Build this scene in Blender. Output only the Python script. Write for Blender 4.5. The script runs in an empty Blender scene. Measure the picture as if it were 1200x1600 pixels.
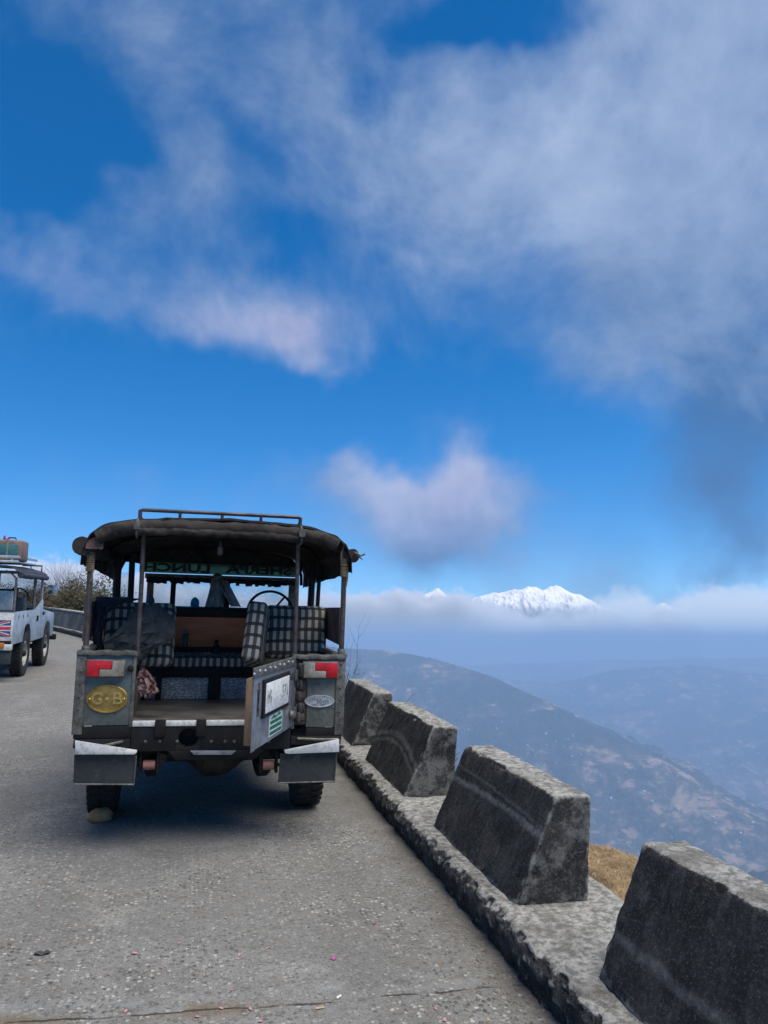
import bpy, bmesh, math, random
import numpy as np
from mathutils import Vector, Matrix, noise as mnoise
random.seed(7); rng = np.random.default_rng(7)
SC = bpy.context.scene
COL = SC.collection
rad = math.radians

# ------------------------------------------------------------------ camera
FPX = 1200.0; CX, CY = 600.0, 800.0; CAM_H = 1.55
VP = (300.0, 921.0); ROLL = 1.7
def _basis():
    d = np.array([(VP[0]-CX)/FPX, -(VP[1]-CY)/FPX, 1.0]); d /= np.linalg.norm(d)
    s = math.tan(rad(ROLL))
    u = np.array([s, 1.0, -(s*d[0]+d[1])/d[2]]); u /= np.linalg.norm(u)
    r = np.cross(d, u); r = r if r[0] > 0 else -r
    return np.stack([r, d, u])
RB = _basis()
EYE = np.array([0, 0, CAM_H])
def ray(px, py):
    v = RB @ np.array([(px-CX)/FPX, -(py-CY)/FPX, 1.0])
    return v/np.linalg.norm(v)
def onplane(px, py, axis, val):
    r = ray(px, py); t = (val-EYE[axis])/r[axis]
    return EYE + t*r
def ground(px, py, z=0.0): return onplane(px, py, 2, z)
def atdist(px, py, D):
    r = ray(px, py); return EYE + r*(D/math.hypot(r[0], r[1]))

cam = bpy.data.cameras.new('camera'); camo = bpy.data.objects.new('camera', cam)
COL.objects.link(camo); SC.camera = camo
cam.sensor_fit = 'VERTICAL'; cam.sensor_height = 36.0; cam.sensor_width = 27.0
cam.lens = 36.0*FPX/1600.0
cam.clip_start = 0.05; cam.clip_end = 200000.0
mw = Matrix.Identity(4)
for i in range(3):
    mw[i][0] = RB[i, 0]; mw[i][1] = RB[i, 1]; mw[i][2] = -RB[i, 2]; mw[i][3] = EYE[i]
camo.matrix_world = mw

# the road climbs: true level plane (far horizon) is tilted against the road plane
_a, _b = ray(550, 1003), ray(1200, 1003)
LV = np.cross(_a, _b); LV /= np.linalg.norm(LV); LV = LV if LV[2] > 0 else -LV
QLEVEL = Vector((0, 0, 1)).rotation_difference(Vector(LV))     # level frame -> world
def level_h(p): return float(np.dot(LV, p))

# ------------------------------------------------------------------ sun, sky, exposure
SUN_DIR = Vector((0.30, -0.34, 1.0)).normalized()             # towards the sun
SUN_EL = math.asin(SUN_DIR.z); SUN_AZ = math.atan2(SUN_DIR.x, SUN_DIR.y)
sl = bpy.data.lights.new('sun', 'SUN'); sl.energy = 2.5; sl.angle = rad(58); sl.color = (1.0, .93, .82)
so = bpy.data.objects.new('sun', sl); COL.objects.link(so)
so.rotation_euler = (-SUN_DIR).to_track_quat('-Z', 'Y').to_euler(); so.location = (10, -10, 30)

SC.view_settings.view_transform = 'Standard'; SC.view_settings.look = 'None'
SC.view_settings.gamma = 1.0; SC.view_settings.exposure = 1.25
SC.render.engine = 'CYCLES'
SC.cycles.use_denoising = True
SC.cycles.max_bounces = 8; SC.cycles.volume_bounces = 2; SC.cycles.transparent_max_bounces = 12
SC.cycles.sample_clamp_indirect = 6.0

class NT:
    """small helper for node trees"""
    def __init__(s, tree): s.t = tree; s.n = tree.nodes; s.l = tree.links; s.n.clear()
    def new(s, typ, **kw):
        nd = s.n.new(typ)
        for k, v in kw.items(): setattr(nd, k, v)
        return nd
    def put(s, sock, v):
        if isinstance(v, bpy.types.NodeSocket): s.l.new(v, sock)
        elif v is not None: sock.default_value = v
    def math(s, op, a, b=None, c=None, clamp=False):
        nd = s.new('ShaderNodeMath', operation=op, use_clamp=clamp)
        s.put(nd.inputs[0], a); s.put(nd.inputs[1], b)
        if c is not None: s.put(nd.inputs[2], c)
        return nd.outputs[0]
    def vmath(s, op, a, b=None, scale=None):
        nd = s.new('ShaderNodeVectorMath', operation=op)
        s.put(nd.inputs[0], a)
        if b is not None: s.put(nd.inputs[1], b)
        if scale is not None: s.put(nd.inputs['Scale'], scale)
        return nd.outputs['Value'] if op in ('DOT_PRODUCT', 'LENGTH', 'DISTANCE') else nd.outputs[0]
    def noise(s, vec, scale, detail=5, rough=.55, dist=0.0, out='Fac'):
        nd = s.new('ShaderNodeTexNoise'); s.put(nd.inputs['Vector'], vec)
        s.put(nd.inputs['Scale'], scale); nd.inputs['Detail'].default_value = detail
        nd.inputs['Roughness'].default_value = rough; nd.inputs['Distortion'].default_value = dist
        return nd.outputs[out]
    def voro(s, vec, scale, feature='F1', out='Distance', rnd=1.0, dim='3D'):
        nd = s.new('ShaderNodeTexVoronoi', feature=feature, voronoi_dimensions=dim); s.put(nd.inputs['Vector'], vec)
        s.put(nd.inputs['Scale'], scale); nd.inputs['Randomness'].default_value = rnd
        return nd.outputs[out]
    def rng(s, v, a, b, c=0.0, d=1.0, interp='SMOOTHSTEP'):
        nd = s.new('ShaderNodeMapRange', interpolation_type=interp)
        s.put(nd.inputs['Value'], v)
        for nm, x in zip(('From Min', 'From Max', 'To Min', 'To Max'), (a, b, c, d)): s.put(nd.inputs[nm], x)
        return nd.outputs[0]
    def mix(s, fac, a, b, blend='MIX'):
        nd = s.new('ShaderNodeMix', data_type='RGBA', blend_type=blend)
        s.put(nd.inputs[0], fac); s.put(nd.inputs[6], c4(a)); s.put(nd.inputs[7], c4(b))
        return nd.outputs[2]
    def sep(s, v):
        nd = s.new('ShaderNodeSeparateXYZ'); s.put(nd.inputs[0], v); return nd.outputs
    def comb(s, x, y, z):
        nd = s.new('ShaderNodeCombineXYZ')
        for i, v in enumerate((x, y, z)): s.put(nd.inputs[i], v)
        return nd.outputs[0]
def c4(c):
    if isinstance(c, bpy.types.NodeSocket) or c is None: return c
    return tuple(c) + (1.0,) if len(c) == 3 else tuple(c)

def build_world():
    w = bpy.data.worlds.new('World'); SC.world = w; w.use_nodes = True
    w.cycles.sampling_method = 'MANUAL'; w.cycles.sample_map_resolution = 256
    T = NT(w.node_tree)
    dirv = T.new('ShaderNodeTexCoord').outputs['Generated']
    mp = T.new('ShaderNodeMapping', vector_type='VECTOR')
    mp.inputs['Rotation'].default_value = QLEVEL.inverted().to_euler()
    T.l.new(dirv, mp.inputs['Vector'])
    sky = T.new('ShaderNodeTexSky', sky_type='NISHITA', sun_disc=False)
    sky.sun_elevation = SUN_EL; sky.sun_rotation = SUN_AZ
    sky.altitude = 2800; sky.air_density = 1.0; sky.dust_density = 0.35; sky.ozone_density = 3.0
    lx = T.sep(mp.outputs[0])
    lz = T.math('ADD', T.math('MULTIPLY', T.math('MAXIMUM', lx[2], 0.0), .985), .018)   # thin dry air: no pale band at the horizon
    T.l.new(T.comb(lx[0], lx[1], lz), sky.inputs[0])
    hs = T.new('ShaderNodeHueSaturation'); hs.inputs['Saturation'].default_value = 1.40
    hs.inputs['Value'].default_value = 1.0
    T.l.new(sky.outputs[0], hs.inputs['Color'])
    skyc = hs.outputs[0]
    # cloud field laid over directions
    warp = T.noise(dirv, 2.6, 1.5, .5, out='Color')
    wv = T.vmath('SCALE', T.vmath('SUBTRACT', warp, (0.5, 0.5, 0.5)), scale=.20)
    d2 = T.vmath('ADD', dirv, wv)
    n1 = T.noise(d2, 4.6, 10, .57)
    n2 = T.noise(d2, 12.0, 9, .62)
    wv2 = T.vmath('SCALE', T.vmath('SUBTRACT', T.noise(dirv, 8.0, 3, .55, out='Color'), (0.5, 0.5, 0.5)), scale=.16)
    d3 = T.vmath('ADD', dirv, wv2)
    def blob(px, py, rx, ry, amp):
        c = ray(px, py)
        e1 = ray(px+60, py)-ray(px-60, py); e2 = ray(px, py-60)-ray(px, py+60)
        k1 = e1/np.dot(e1, e1)*120/rx; k2 = e2/np.dot(e2, e2)*120/ry
        df = T.vmath('SUBTRACT', d3, tuple(c))
        u = T.vmath('DOT_PRODUCT', df, tuple(k1)); v = T.vmath('DOT_PRODUCT', df, tuple(k2))
        q = T.math('ADD', T.math('MULTIPLY', u, u), T.math('MULTIPLY', v, v))
        front = T.rng(T.vmath('DOT_PRODUCT', dirv, tuple(c)), .3, .5)
        g = T.math('MULTIPLY', T.math('EXPONENT', T.math('MULTIPLY', q, -1.0)), front)
        return T.math('MULTIPLY', g, amp)
    def total(lst, base):
        s_ = base
        for b in lst: s_ = T.math('ADD', blob(*b), s_)
        return s_
    cover = total([(1060, 180, 370, 340, .68), (520, 80, 110, 120, .20), (640, 270, 170, 130, .20), (1150, 500, 260, 240, .36), (300, 190, 60, 110, .14),
                   (200, 320, 110, 70, .22), (290, 330, 240, 150, .10), (60, 430, 130, 60, .18), (310, 480, 170, 70, .24), (480, 525, 85, 50, .30), (250, 40, 220, 80, .16),
                   (690, 785, 130, 90, .72), (545, 755, 80, 32, .26), (1100, 765, 110, 60, .34), (1180, 865, 70, 50, .34), (1190, 630, 170, 110, .20),
                   (640, 855, 60, 40, .24), (970, 930, 160, 60, .30),
                   (90, 170, 150, 120, -.30), (390, 190, 70, 70, -.14), (610, 140, 60, 40, -.16), (760, 20, 120, 50, -.48), (430, 370, 90, 60, -.26), (20, 300, 130, 70, -.30),
                   (420, 640, 560, 85, -.36), (900, 690, 130, 80, -.16), (860, 410, 110, 70, -.18)], T.rng(lx[2], .55, .90, .36, .66))
    tex = T.math('ADD', T.math('MULTIPLY', T.math('SUBTRACT', n1, .5), .92),
                 T.math('MULTIPLY', T.math('SUBTRACT', n2, .5), .42))
    D = T.math('ADD', cover, tex)
    op = T.rng(D, .24, .96)
    op = T.math('MULTIPLY', op, T.math('MULTIPLY', T.rng(lx[2], -.06, .03), .80))
    # light side of the clouds
    br = total([(300, 490, 300, 90, .25), (480, 520, 90, 60, .22), (70, 440, 120, 60, .2), (950, 200, 420, 260, .28), (690, 750, 120, 60, .42),
                (1110, 790, 190, 120, -.70), (690, 860, 130, 60, -.30), (1180, 640, 180, 130, -.25), (1000, 440, 220, 90, -.12)], .30)
    br = T.math('ADD', br, T.math('MULTIPLY', T.math('SUBTRACT', n2, .5), .7), clamp=True)
    cc = T.mix(br, (.032, .072, .155), (.265, .315, .405))
    pink = T.math('MINIMUM', total([(700, 770, 140, 90, .9), (480, 515, 100, 50, .7), (330, 490, 160, 50, .5), (60, 440, 100, 45, .5)], 0.0), 1.0)
    cc = T.mix(pink, cc, T.mix(br, (.10, .115, .20), (.285, .275, .345)))
    cc = T.vmath('SCALE', cc, scale=1.0/SKY_STRENGTH)
    fin = T.mix(op, skyc, cc)
    bg = T.new('ShaderNodeBackground'); T.put(bg.inputs['Color'], fin); bg.inputs['Strength'].default_value = SKY_STRENGTH
    out = T.new('ShaderNodeOutputWorld'); T.l.new(bg.outputs[0], out.inputs['Surface'])
SKY_STRENGTH = 0.073
build_world()

# ------------------------------------------------------------------ materials
MATS = {}
def mat(name, c1, c2=None, scale=6.0, rough=.6, metal=0.0, bump=.0, bscale=80.0, band=(.38, .62), dust=None, dustamt=.0,
        trans=0.0, emis=None, spec=.5, rvar=.12, stretch=(1, 1, 1), grime=.55):
    if name in MATS: return MATS[name]
    m = bpy.data.materials.new(name); m.use_nodes = True
    T = NT(m.node_tree)
    b = T.new('ShaderNodeBsdfPrincipled'); o = T.new('ShaderNodeOutputMaterial'); T.l.new(b.outputs[0], o.inputs['Surface'])
    co = T.new('ShaderNodeTexCoord').outputs['Object']
    if stretch != (1, 1, 1): co = T.vmath('MULTIPLY', co, stretch)
    n = T.noise(co, scale, 7, .62)
    col = T.mix(T.rng(n, band[0], band[1]), c1, c2 if c2 else tuple(x*.78 for x in c1))
    if dust:
        nd = T.noise(co, scale*2.7, 8, .68)
        col = T.mix(T.rng(nd, .62-dustamt*.5, .80-dustamt*.3), col, dust)
    gr = T.noise(co, max(scale*5.0, 28.0), 8, .72)
    col = T.mix(T.rng(gr, .52, .36, 0.0, grime), col, T.vmath('SCALE', col, scale=.35))
    T.put(b.inputs['Base Color'], col)
    T.put(b.inputs['Roughness'], T.rng(T.noise(co, scale*1.7, 5, .6), .3, .7, max(.02, rough-rvar), min(1, rough+rvar), 'LINEAR'))
    b.inputs['Metallic'].default_value = metal
    b.inputs['Specular IOR Level'].default_value = spec
    if trans: b.inputs['Transmission Weight'].default_value = trans
    if bump:
        bp = T.new('ShaderNodeBump'); bp.inputs['Strength'].default_value = bump; bp.inputs['Distance'].default_value = .01
        T.put(bp.inputs['Height'], T.noise(co, bscale, 6, .6)); T.l.new(bp.outputs[0], b.inputs['Normal'])
    MATS[name] = m
    return m

def road_mat():
    m = bpy.data.materials.new('road_concrete'); m.use_nodes = True; T = NT(m.node_tree)
    b = T.new('ShaderNodeBsdfPrincipled'); o = T.new('ShaderNodeOutputMaterial'); T.l.new(b.outputs[0], o.inputs['Surface'])
    P = T.new('ShaderNodeTexCoord').outputs['Object']
    x, y, z = T.sep(P)
    big = T.noise(P, .55, 5, .6); mid = T.noise(P, 3.2, 6, .65)
    base = T.mix(T.rng(big, .35, .65), (.157, .157, .150), (.222, .220, .210))
    base = T.mix(T.rng(mid, .40, .70), base, (.150, .146, .134))
    trk = T.math('ABSOLUTE', T.math('SUBTRACT', T.math('ABSOLUTE', T.math('SUBTRACT', T.math('ADD', x, T.math('MULTIPLY', T.noise(P, .8, 3, .5), .4)), .35)), .72))
    base = T.mix(T.math('MULTIPLY', T.rng(trk, .30, .05), .35), base, (.115, .112, .103))
    blot = T.noise(P, 1.7, 6, .7, .4)
    base = T.mix(T.rng(blot, .54, .66, 0.0, .75), base, (.27, .265, .245)); base = T.mix(T.rng(blot, .42, .32, 0.0, .6), base, (.10, .097, .088))
    # exposed aggregate: pebbles of several greys set in mortar
    wob = T.vmath('ADD', P, T.vmath('SCALE', T.vmath('SUBTRACT', T.noise(P, 60, 3, .5, out='Color'), (.5, .5, .5)), scale=.012))
    d1 = T.voro(wob, 44, dim='2D'); c1 = T.voro(wob, 44, out='Color', dim='2D'); r1 = T.sep(c1)
    peb = T.mix(T.math('POWER', r1[0], 1.4), (.035, .034, .033), (.46, .44, .40))
    peb = T.mix(T.rng(r1[1], .80, .95), peb, (.17, .125, .085))
    wear = T.rng(T.noise(P, 1.1, 5, .6), .38, .62, .35, 1.0)
    m1 = T.math('MULTIPLY', T.math('MULTIPLY', T.rng(d1, .46, .36), T.rng(r1[2], .30, .40)), wear)
    col = T.mix(m1, base, peb)
    d2 = T.voro(P, 105, dim='2D'); r2 = T.sep(T.voro(P, 105, out='Color', dim='2D'))
    m2 = T.math('MULTIPLY', T.rng(d2, .48, .36), T.rng(r2[1], .4, .5))
    col = T.mix(T.math('MULTIPLY', m2, .8), col, T.mix(r2[0], (.05, .05, .048), (.28, .27, .25)))
    fine = T.noise(P, 190, 4, .6)
    col = T.mix(T.rng(fine, .3, .75), col, T.mix(.5, col, (.09, .088, .082)))
    # browner and darker towards the kerb; dirt along the joint across the road
    kd = T.math('ADD', x, T.math('MULTIPLY', T.noise(P, 4, 5, .6), .5))
    col = T.mix(T.math('MULTIPLY', T.rng(kd, 1.35, 1.68), .65), col, (.095, .082, .066))
    jl = T.math('ADD', 3.10, T.math('ADD', T.math('MULTIPLY', x, -.045), T.math('MULTIPLY', T.math('SUBTRACT', T.noise(P, 1.3, 5, .6), .5), .16)))
    dj = T.math('SUBTRACT', y, jl); aj = T.math('ABSOLUTE', dj)
    dirtb = T.math('MULTIPLY', T.rng(aj, .085, .02), T.rng(T.noise(P, 2.6, 5, .65), .42, .60))
    dirtb = T.math('MULTIPLY', dirtb, T.rng(x, .55, .2))
    col = T.mix(T.math('MULTIPLY', dirtb, .75), col, (.13, .098, .062))
    ap = T.noise(P, 7.0, 5, .65)
    pale = T.math('MULTIPLY', T.rng(T.math('ABSOLUTE', T.math('SUBTRACT', dj, .09)), .10, .0), T.rng(ap, .45, .62))
    col = T.mix(T.math('MULTIPLY', pale, .55), col, (.21, .215, .21))
    crack = T.math('MULTIPLY', T.rng(aj, .008, .002), T.rng(T.noise(P, 5, 4, .6), .40, .52))
    col = T.mix(T.math('MULTIPLY', crack, .9), col, (.035, .03, .025))
    T.put(b.inputs['Base Color'], col)
    b.inputs['Roughness'].default_value = .9; b.inputs['Specular IOR Level'].default_value = .25
    h = T.math('ADD', T.math('MULTIPLY', m1, .7), T.math('ADD', T.math('MULTIPLY', m2, .35), T.math('MULTIPLY', fine, .5)))
    h = T.math('ADD', h, T.math('MULTIPLY', crack, -2.0))
    bp = T.new('ShaderNodeBump'); bp.inputs['Strength'].default_value = .75; bp.inputs['Distance'].default_value = .006
    T.put(bp.inputs['Height'], h); T.l.new(bp.outputs[0], b.inputs['Normal'])
    return m

def concrete_mat(name, top=True, scrape=None, pits=False):
    """old black-weathered concrete; upward faces are coloured paler"""
    m = bpy.data.materials.new(name); m.use_nodes = True; T = NT(m.node_tree)
    b = T.new('ShaderNodeBsdfPrincipled'); o = T.new('ShaderNodeOutputMaterial'); T.l.new(b.outputs[0], o.inputs['Surface'])
    tc = T.new('ShaderNodeTexCoord'); P = tc.outputs['Object']; x, y, z = T.sep(P)
    geo = T.new('ShaderNodeNewGeometry'); nz = T.sep(geo.outputs['Normal'])
    seed = T.new('ShaderNodeObjectInfo').outputs['Random']
    Q = T.vmath('ADD', P, T.comb(T.math('MULTIPLY', seed, 31.0), 0.0, T.math('MULTIPLY', seed, 17.0)))
    n1 = T.noise(Q, 5, 8, .68); n2 = T.noise(Q, 26, 7, .7); n3 = T.noise(Q, 120, 5, .65)
    streak = T.noise(T.vmath('MULTIPLY', Q, (9, 9, 1.3)), 2.2, 6, .65)
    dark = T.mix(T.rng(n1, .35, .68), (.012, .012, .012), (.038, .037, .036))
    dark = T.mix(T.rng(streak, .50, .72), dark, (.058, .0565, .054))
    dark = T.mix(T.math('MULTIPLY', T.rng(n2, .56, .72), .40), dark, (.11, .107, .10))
    # faces turned along the road are greyer, in irregular patches
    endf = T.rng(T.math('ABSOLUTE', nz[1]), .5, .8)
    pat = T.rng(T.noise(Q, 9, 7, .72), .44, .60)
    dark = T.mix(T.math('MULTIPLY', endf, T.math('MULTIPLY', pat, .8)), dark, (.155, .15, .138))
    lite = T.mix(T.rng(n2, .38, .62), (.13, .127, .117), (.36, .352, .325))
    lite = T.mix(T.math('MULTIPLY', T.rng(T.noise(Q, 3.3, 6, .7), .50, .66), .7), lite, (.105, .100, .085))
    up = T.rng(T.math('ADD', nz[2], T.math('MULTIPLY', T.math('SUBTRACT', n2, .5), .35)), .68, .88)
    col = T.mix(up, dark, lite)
    spk = T.math('MULTIPLY', T.rng(T.voro(Q, 150), .46, .30), T.rng(T.sep(T.voro(Q, 150, out='Color'))[0], .78, .98))
    col = T.mix(T.math('MULTIPLY', spk, .35), col, (.24, .235, .22))
    grain = T.noise(Q, 75, 6, .75)
    col = T.mix(T.rng(grain, .50, .68, 0.0, .34), col, (.17, .166, .156)); col = T.mix(T.rng(grain, .46, .32, 0.0, .6), col, (.010, .010, .009))
    pt = T.rng(T.math('ADD', geo.outputs['Pointiness'], T.math('MULTIPLY', T.math('SUBTRACT', n2, .5), .10)), .525, .565)
    col = T.mix(T.math('MULTIPLY', pt, .75), col, (.27, .265, .245))
    hh = T.math('ADD', T.math('MULTIPLY', n2, 1.0), T.math('ADD', T.math('MULTIPLY', grain, .7), T.math('MULTIPLY', n3, .6)))
    if scrape:
        for (z0, sl, cv, wd, amt) in scrape:       # pale tyre rub: height along the block, slope, curvature, width
            zc = T.math('ADD', z0, T.math('ADD', T.math('MULTIPLY', y, sl), T.math('MULTIPLY', T.math('MULTIPLY', y, y), cv)))
            zc = T.math('ADD', zc, T.math('MULTIPLY', T.math('SUBTRACT', n1, .5), .05))
            k = T.rng(T.math('ABSOLUTE', T.math('SUBTRACT', z, zc)), wd, wd*.1)
            k = T.math('MULTIPLY', k, T.math('MULTIPLY', T.rng(n2, .28, .62, .15, 1.0), amt))
            k = T.math('MULTIPLY', k, T.rng(nz[0], -.5, -.7))
            col = T.mix(k, col, (.26, .26, .255))
    if pits:
        pv = T.math('MULTIPLY', T.rng(T.voro(Q, 9), .34, .24), T.math('MULTIPLY', T.rng(nz[0], -.4, -.6), T.rng(T.sep(T.voro(Q, 9, out='Color'))[1], .62, .70)))
        col = T.mix(T.math('MULTIPLY', pv, .85), col, (.008, .008, .007)); hh = T.math('ADD', hh, T.math('MULTIPLY', pv, -2.5))
    T.put(b.inputs['Base Color'], col); b.inputs['Roughness'].default_value = .92; b.inputs['Specular IOR Level'].default_value = .25
    bp = T.new('ShaderNodeBump'); bp.inputs['Strength'].default_value = .9; bp.inputs['Distance'].default_value = .010
    T.put(bp.inputs['Height'], hh); T.l.new(bp.outputs[0], b.inputs['Normal'])
    return m

def plaid_mat(name, cell=.072, vcell=.088):
    m = bpy.data.materials.new(name); m.use_nodes = True; T = NT(m.node_tree)
    b = T.new('ShaderNodeBsdfPrincipled'); o = T.new('ShaderNodeOutputMaterial'); T.l.new(b.outputs[0], o.inputs['Surface'])
    P = T.new('ShaderNodeTexCoord').outputs['Object']
    W = T.vmath('ADD', P, T.vmath('SCALE', T.vmath('SUBTRACT', T.noise(P, 5, 3, .5, out='Color'), (.5, .5, .5)), scale=.02))
    x, y, z = T.sep(W)
    u = T.math('FRACT', T.math('DIVIDE', T.math('ADD', x, T.math('MULTIPLY', y, .35)), cell))
    v = T.math('FRACT', T.math('DIVIDE', T.math('ADD', z, T.math('MULTIPLY', y, .9)), vcell))
    bar = T.math('MULTIPLY', T.rng(T.math('ABSOLUTE', T.math('SUBTRACT', u, .5)), .27, .21), 1.0)
    hor = T.rng(T.math('ABSOLUTE', T.math('SUBTRACT', v, .5)), .17, .13)
    n = T.noise(P, 14, 5, .6)
    lite = T.mix(n, (.30, .272, .222), (.44, .405, .335)); dk = T.mix(n, (.05, .046, .042), (.085, .08, .073))
    col = T.mix(bar, dk, lite)
    col = T.mix(T.math('MULTIPLY', hor, .92), col, (.022, .018, .016))
    T.put(b.inputs['Base Color'], col); b.inputs['Roughness'].default_value = .95
    bp = T.new('ShaderNodeBump'); bp.inputs['Strength'].default_value = .5; bp.inputs['Distance'].default_value = .01
    T.put(bp.inputs['Height'], T.noise(P, 45, 5, .6)); T.l.new(bp.outputs[0], b.inputs['Normal'])
    return m

def terrain_mat():
    m = bpy.data.materials.new('hill_land'); m.use_nodes = True; T = NT(m.node_tree)
    b = T.new('ShaderNodeBsdfPrincipled'); o = T.new('ShaderNodeOutputMaterial'); T.l.new(b.outputs[0], o.inputs['Surface'])
    P = T.new('ShaderNodeTexCoord').outputs['Object']
    Pk = T.vmath('SCALE', P, scale=.001)
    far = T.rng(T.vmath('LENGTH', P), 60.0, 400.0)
    n1 = T.noise(Pk, 1.5, 8, .6, 1.0); n2 = T.noise(Pk, 5.0, 8, .65, .6); n3 = T.noise(T.vmath('MULTIPLY', Pk, (1, 1, 3.5)), 13.0, 7, .70)
    n4 = T.noise(Pk, 70.0, 6, .7)
    forest = T.mix(T.rng(n4, .36, .64), (.012, .018, .010), (.055, .060, .034))
    scrub = T.mix(T.rng(n4, .35, .65), (.045, .045, .027), (.12, .10, .065))
    field = T.mix(T.rng(n3, .42, .58), (.19, .125, .08), (.34, .245, .17))
    col = T.mix(T.rng(T.math('ADD', T.math('MULTIPLY', n1, .55), T.math('MULTIPLY', n2, .45)), .44, .58), forest, scrub)
    fm = T.math('MULTIPLY', T.rng(T.math('ADD', T.math('MULTIPLY', n1, .5), T.math('MULTIPLY', n3, .5)), .505, .565), T.rng(n2, .43, .55, 0.0, .85))
    col = T.mix(fm, col, field)
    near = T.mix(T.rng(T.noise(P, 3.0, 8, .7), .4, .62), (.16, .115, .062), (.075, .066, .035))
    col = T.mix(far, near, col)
    T.put(b.inputs['Base Color'], col); b.inputs['Roughness'].default_value = 1.0; b.inputs['Specular IOR Level'].default_value = 0.0
    return m

def snow_mat():
    m = bpy.data.materials.new('snow_and_rock'); m.use_nodes = True; T = NT(m.node_tree)
    b = T.new('ShaderNodeBsdfPrincipled'); o = T.new('ShaderNodeOutputMaterial'); T.l.new(b.outputs[0], o.inputs['Surface'])
    geo = T.new('ShaderNodeNewGeometry'); P = geo.outputs['Position']; nz = T.sep(geo.outputs['Normal'])[2]
    n = T.noise(T.vmath('SCALE', P, scale=.001), 4.0, 8, .7)
    rk = T.rng(T.math('ADD', nz, T.math('MULTIPLY', T.math('SUBTRACT', n, .5), .9)), .50, .36)
    col = T.mix(T.math('MULTIPLY', rk, .5), (.66, .66, .68), (.38, .41, .48))
    lv = T.math('ADD', T.vmath('DOT_PRODUCT', P, tuple(LV)), T.math('MULTIPLY', T.math('SUBTRACT', n, .5), 900.0))
    col = T.mix(T.rng(lv, 1300.0, 1900.0), (.11, .12, .135), col)              # bare rock below the snow line
    T.put(b.inputs['Base Color'], col); b.inputs['Roughness'].default_value = 1.0; b.inputs['Specular IOR Level'].default_value = 0.0
    return m

def glass_mat():
    m = bpy.data.materials.new('window_glass'); m.use_nodes = True; T = NT(m.node_tree)
    o = T.new('ShaderNodeOutputMaterial')
    tr = T.new('ShaderNodeBsdfTransparent'); tr.inputs[0].default_value = (.88, .91, .92, 1)
    gl = T.new('ShaderNodeBsdfGlossy'); gl.inputs['Roughness'].default_value = .03
    df = T.new('ShaderNodeBsdfDiffuse'); df.inputs[0].default_value = (.5, .5, .48, 1)
    P = T.new('ShaderNodeTexCoord').outputs['Object']
    fr = T.new('ShaderNodeFresnel'); fr.inputs[0].default_value = 1.45
    a = T.new('ShaderNodeMixShader'); T.put(a.inputs[0], T.rng(T.noise(P, 5, 5, .6), .3, .9, .02, .22)); T.l.new(tr.outputs[0], a.inputs[1]); T.l.new(df.outputs[0], a.inputs[2])
    c = T.new('ShaderNodeMixShader'); T.l.new(fr.outputs[0], c.inputs[0]); T.l.new(a.outputs[0], c.inputs[1]); T.l.new(gl.outputs[0], c.inputs[2])
    T.l.new(c.outputs[0], o.inputs['Surface'])
    return m

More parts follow.
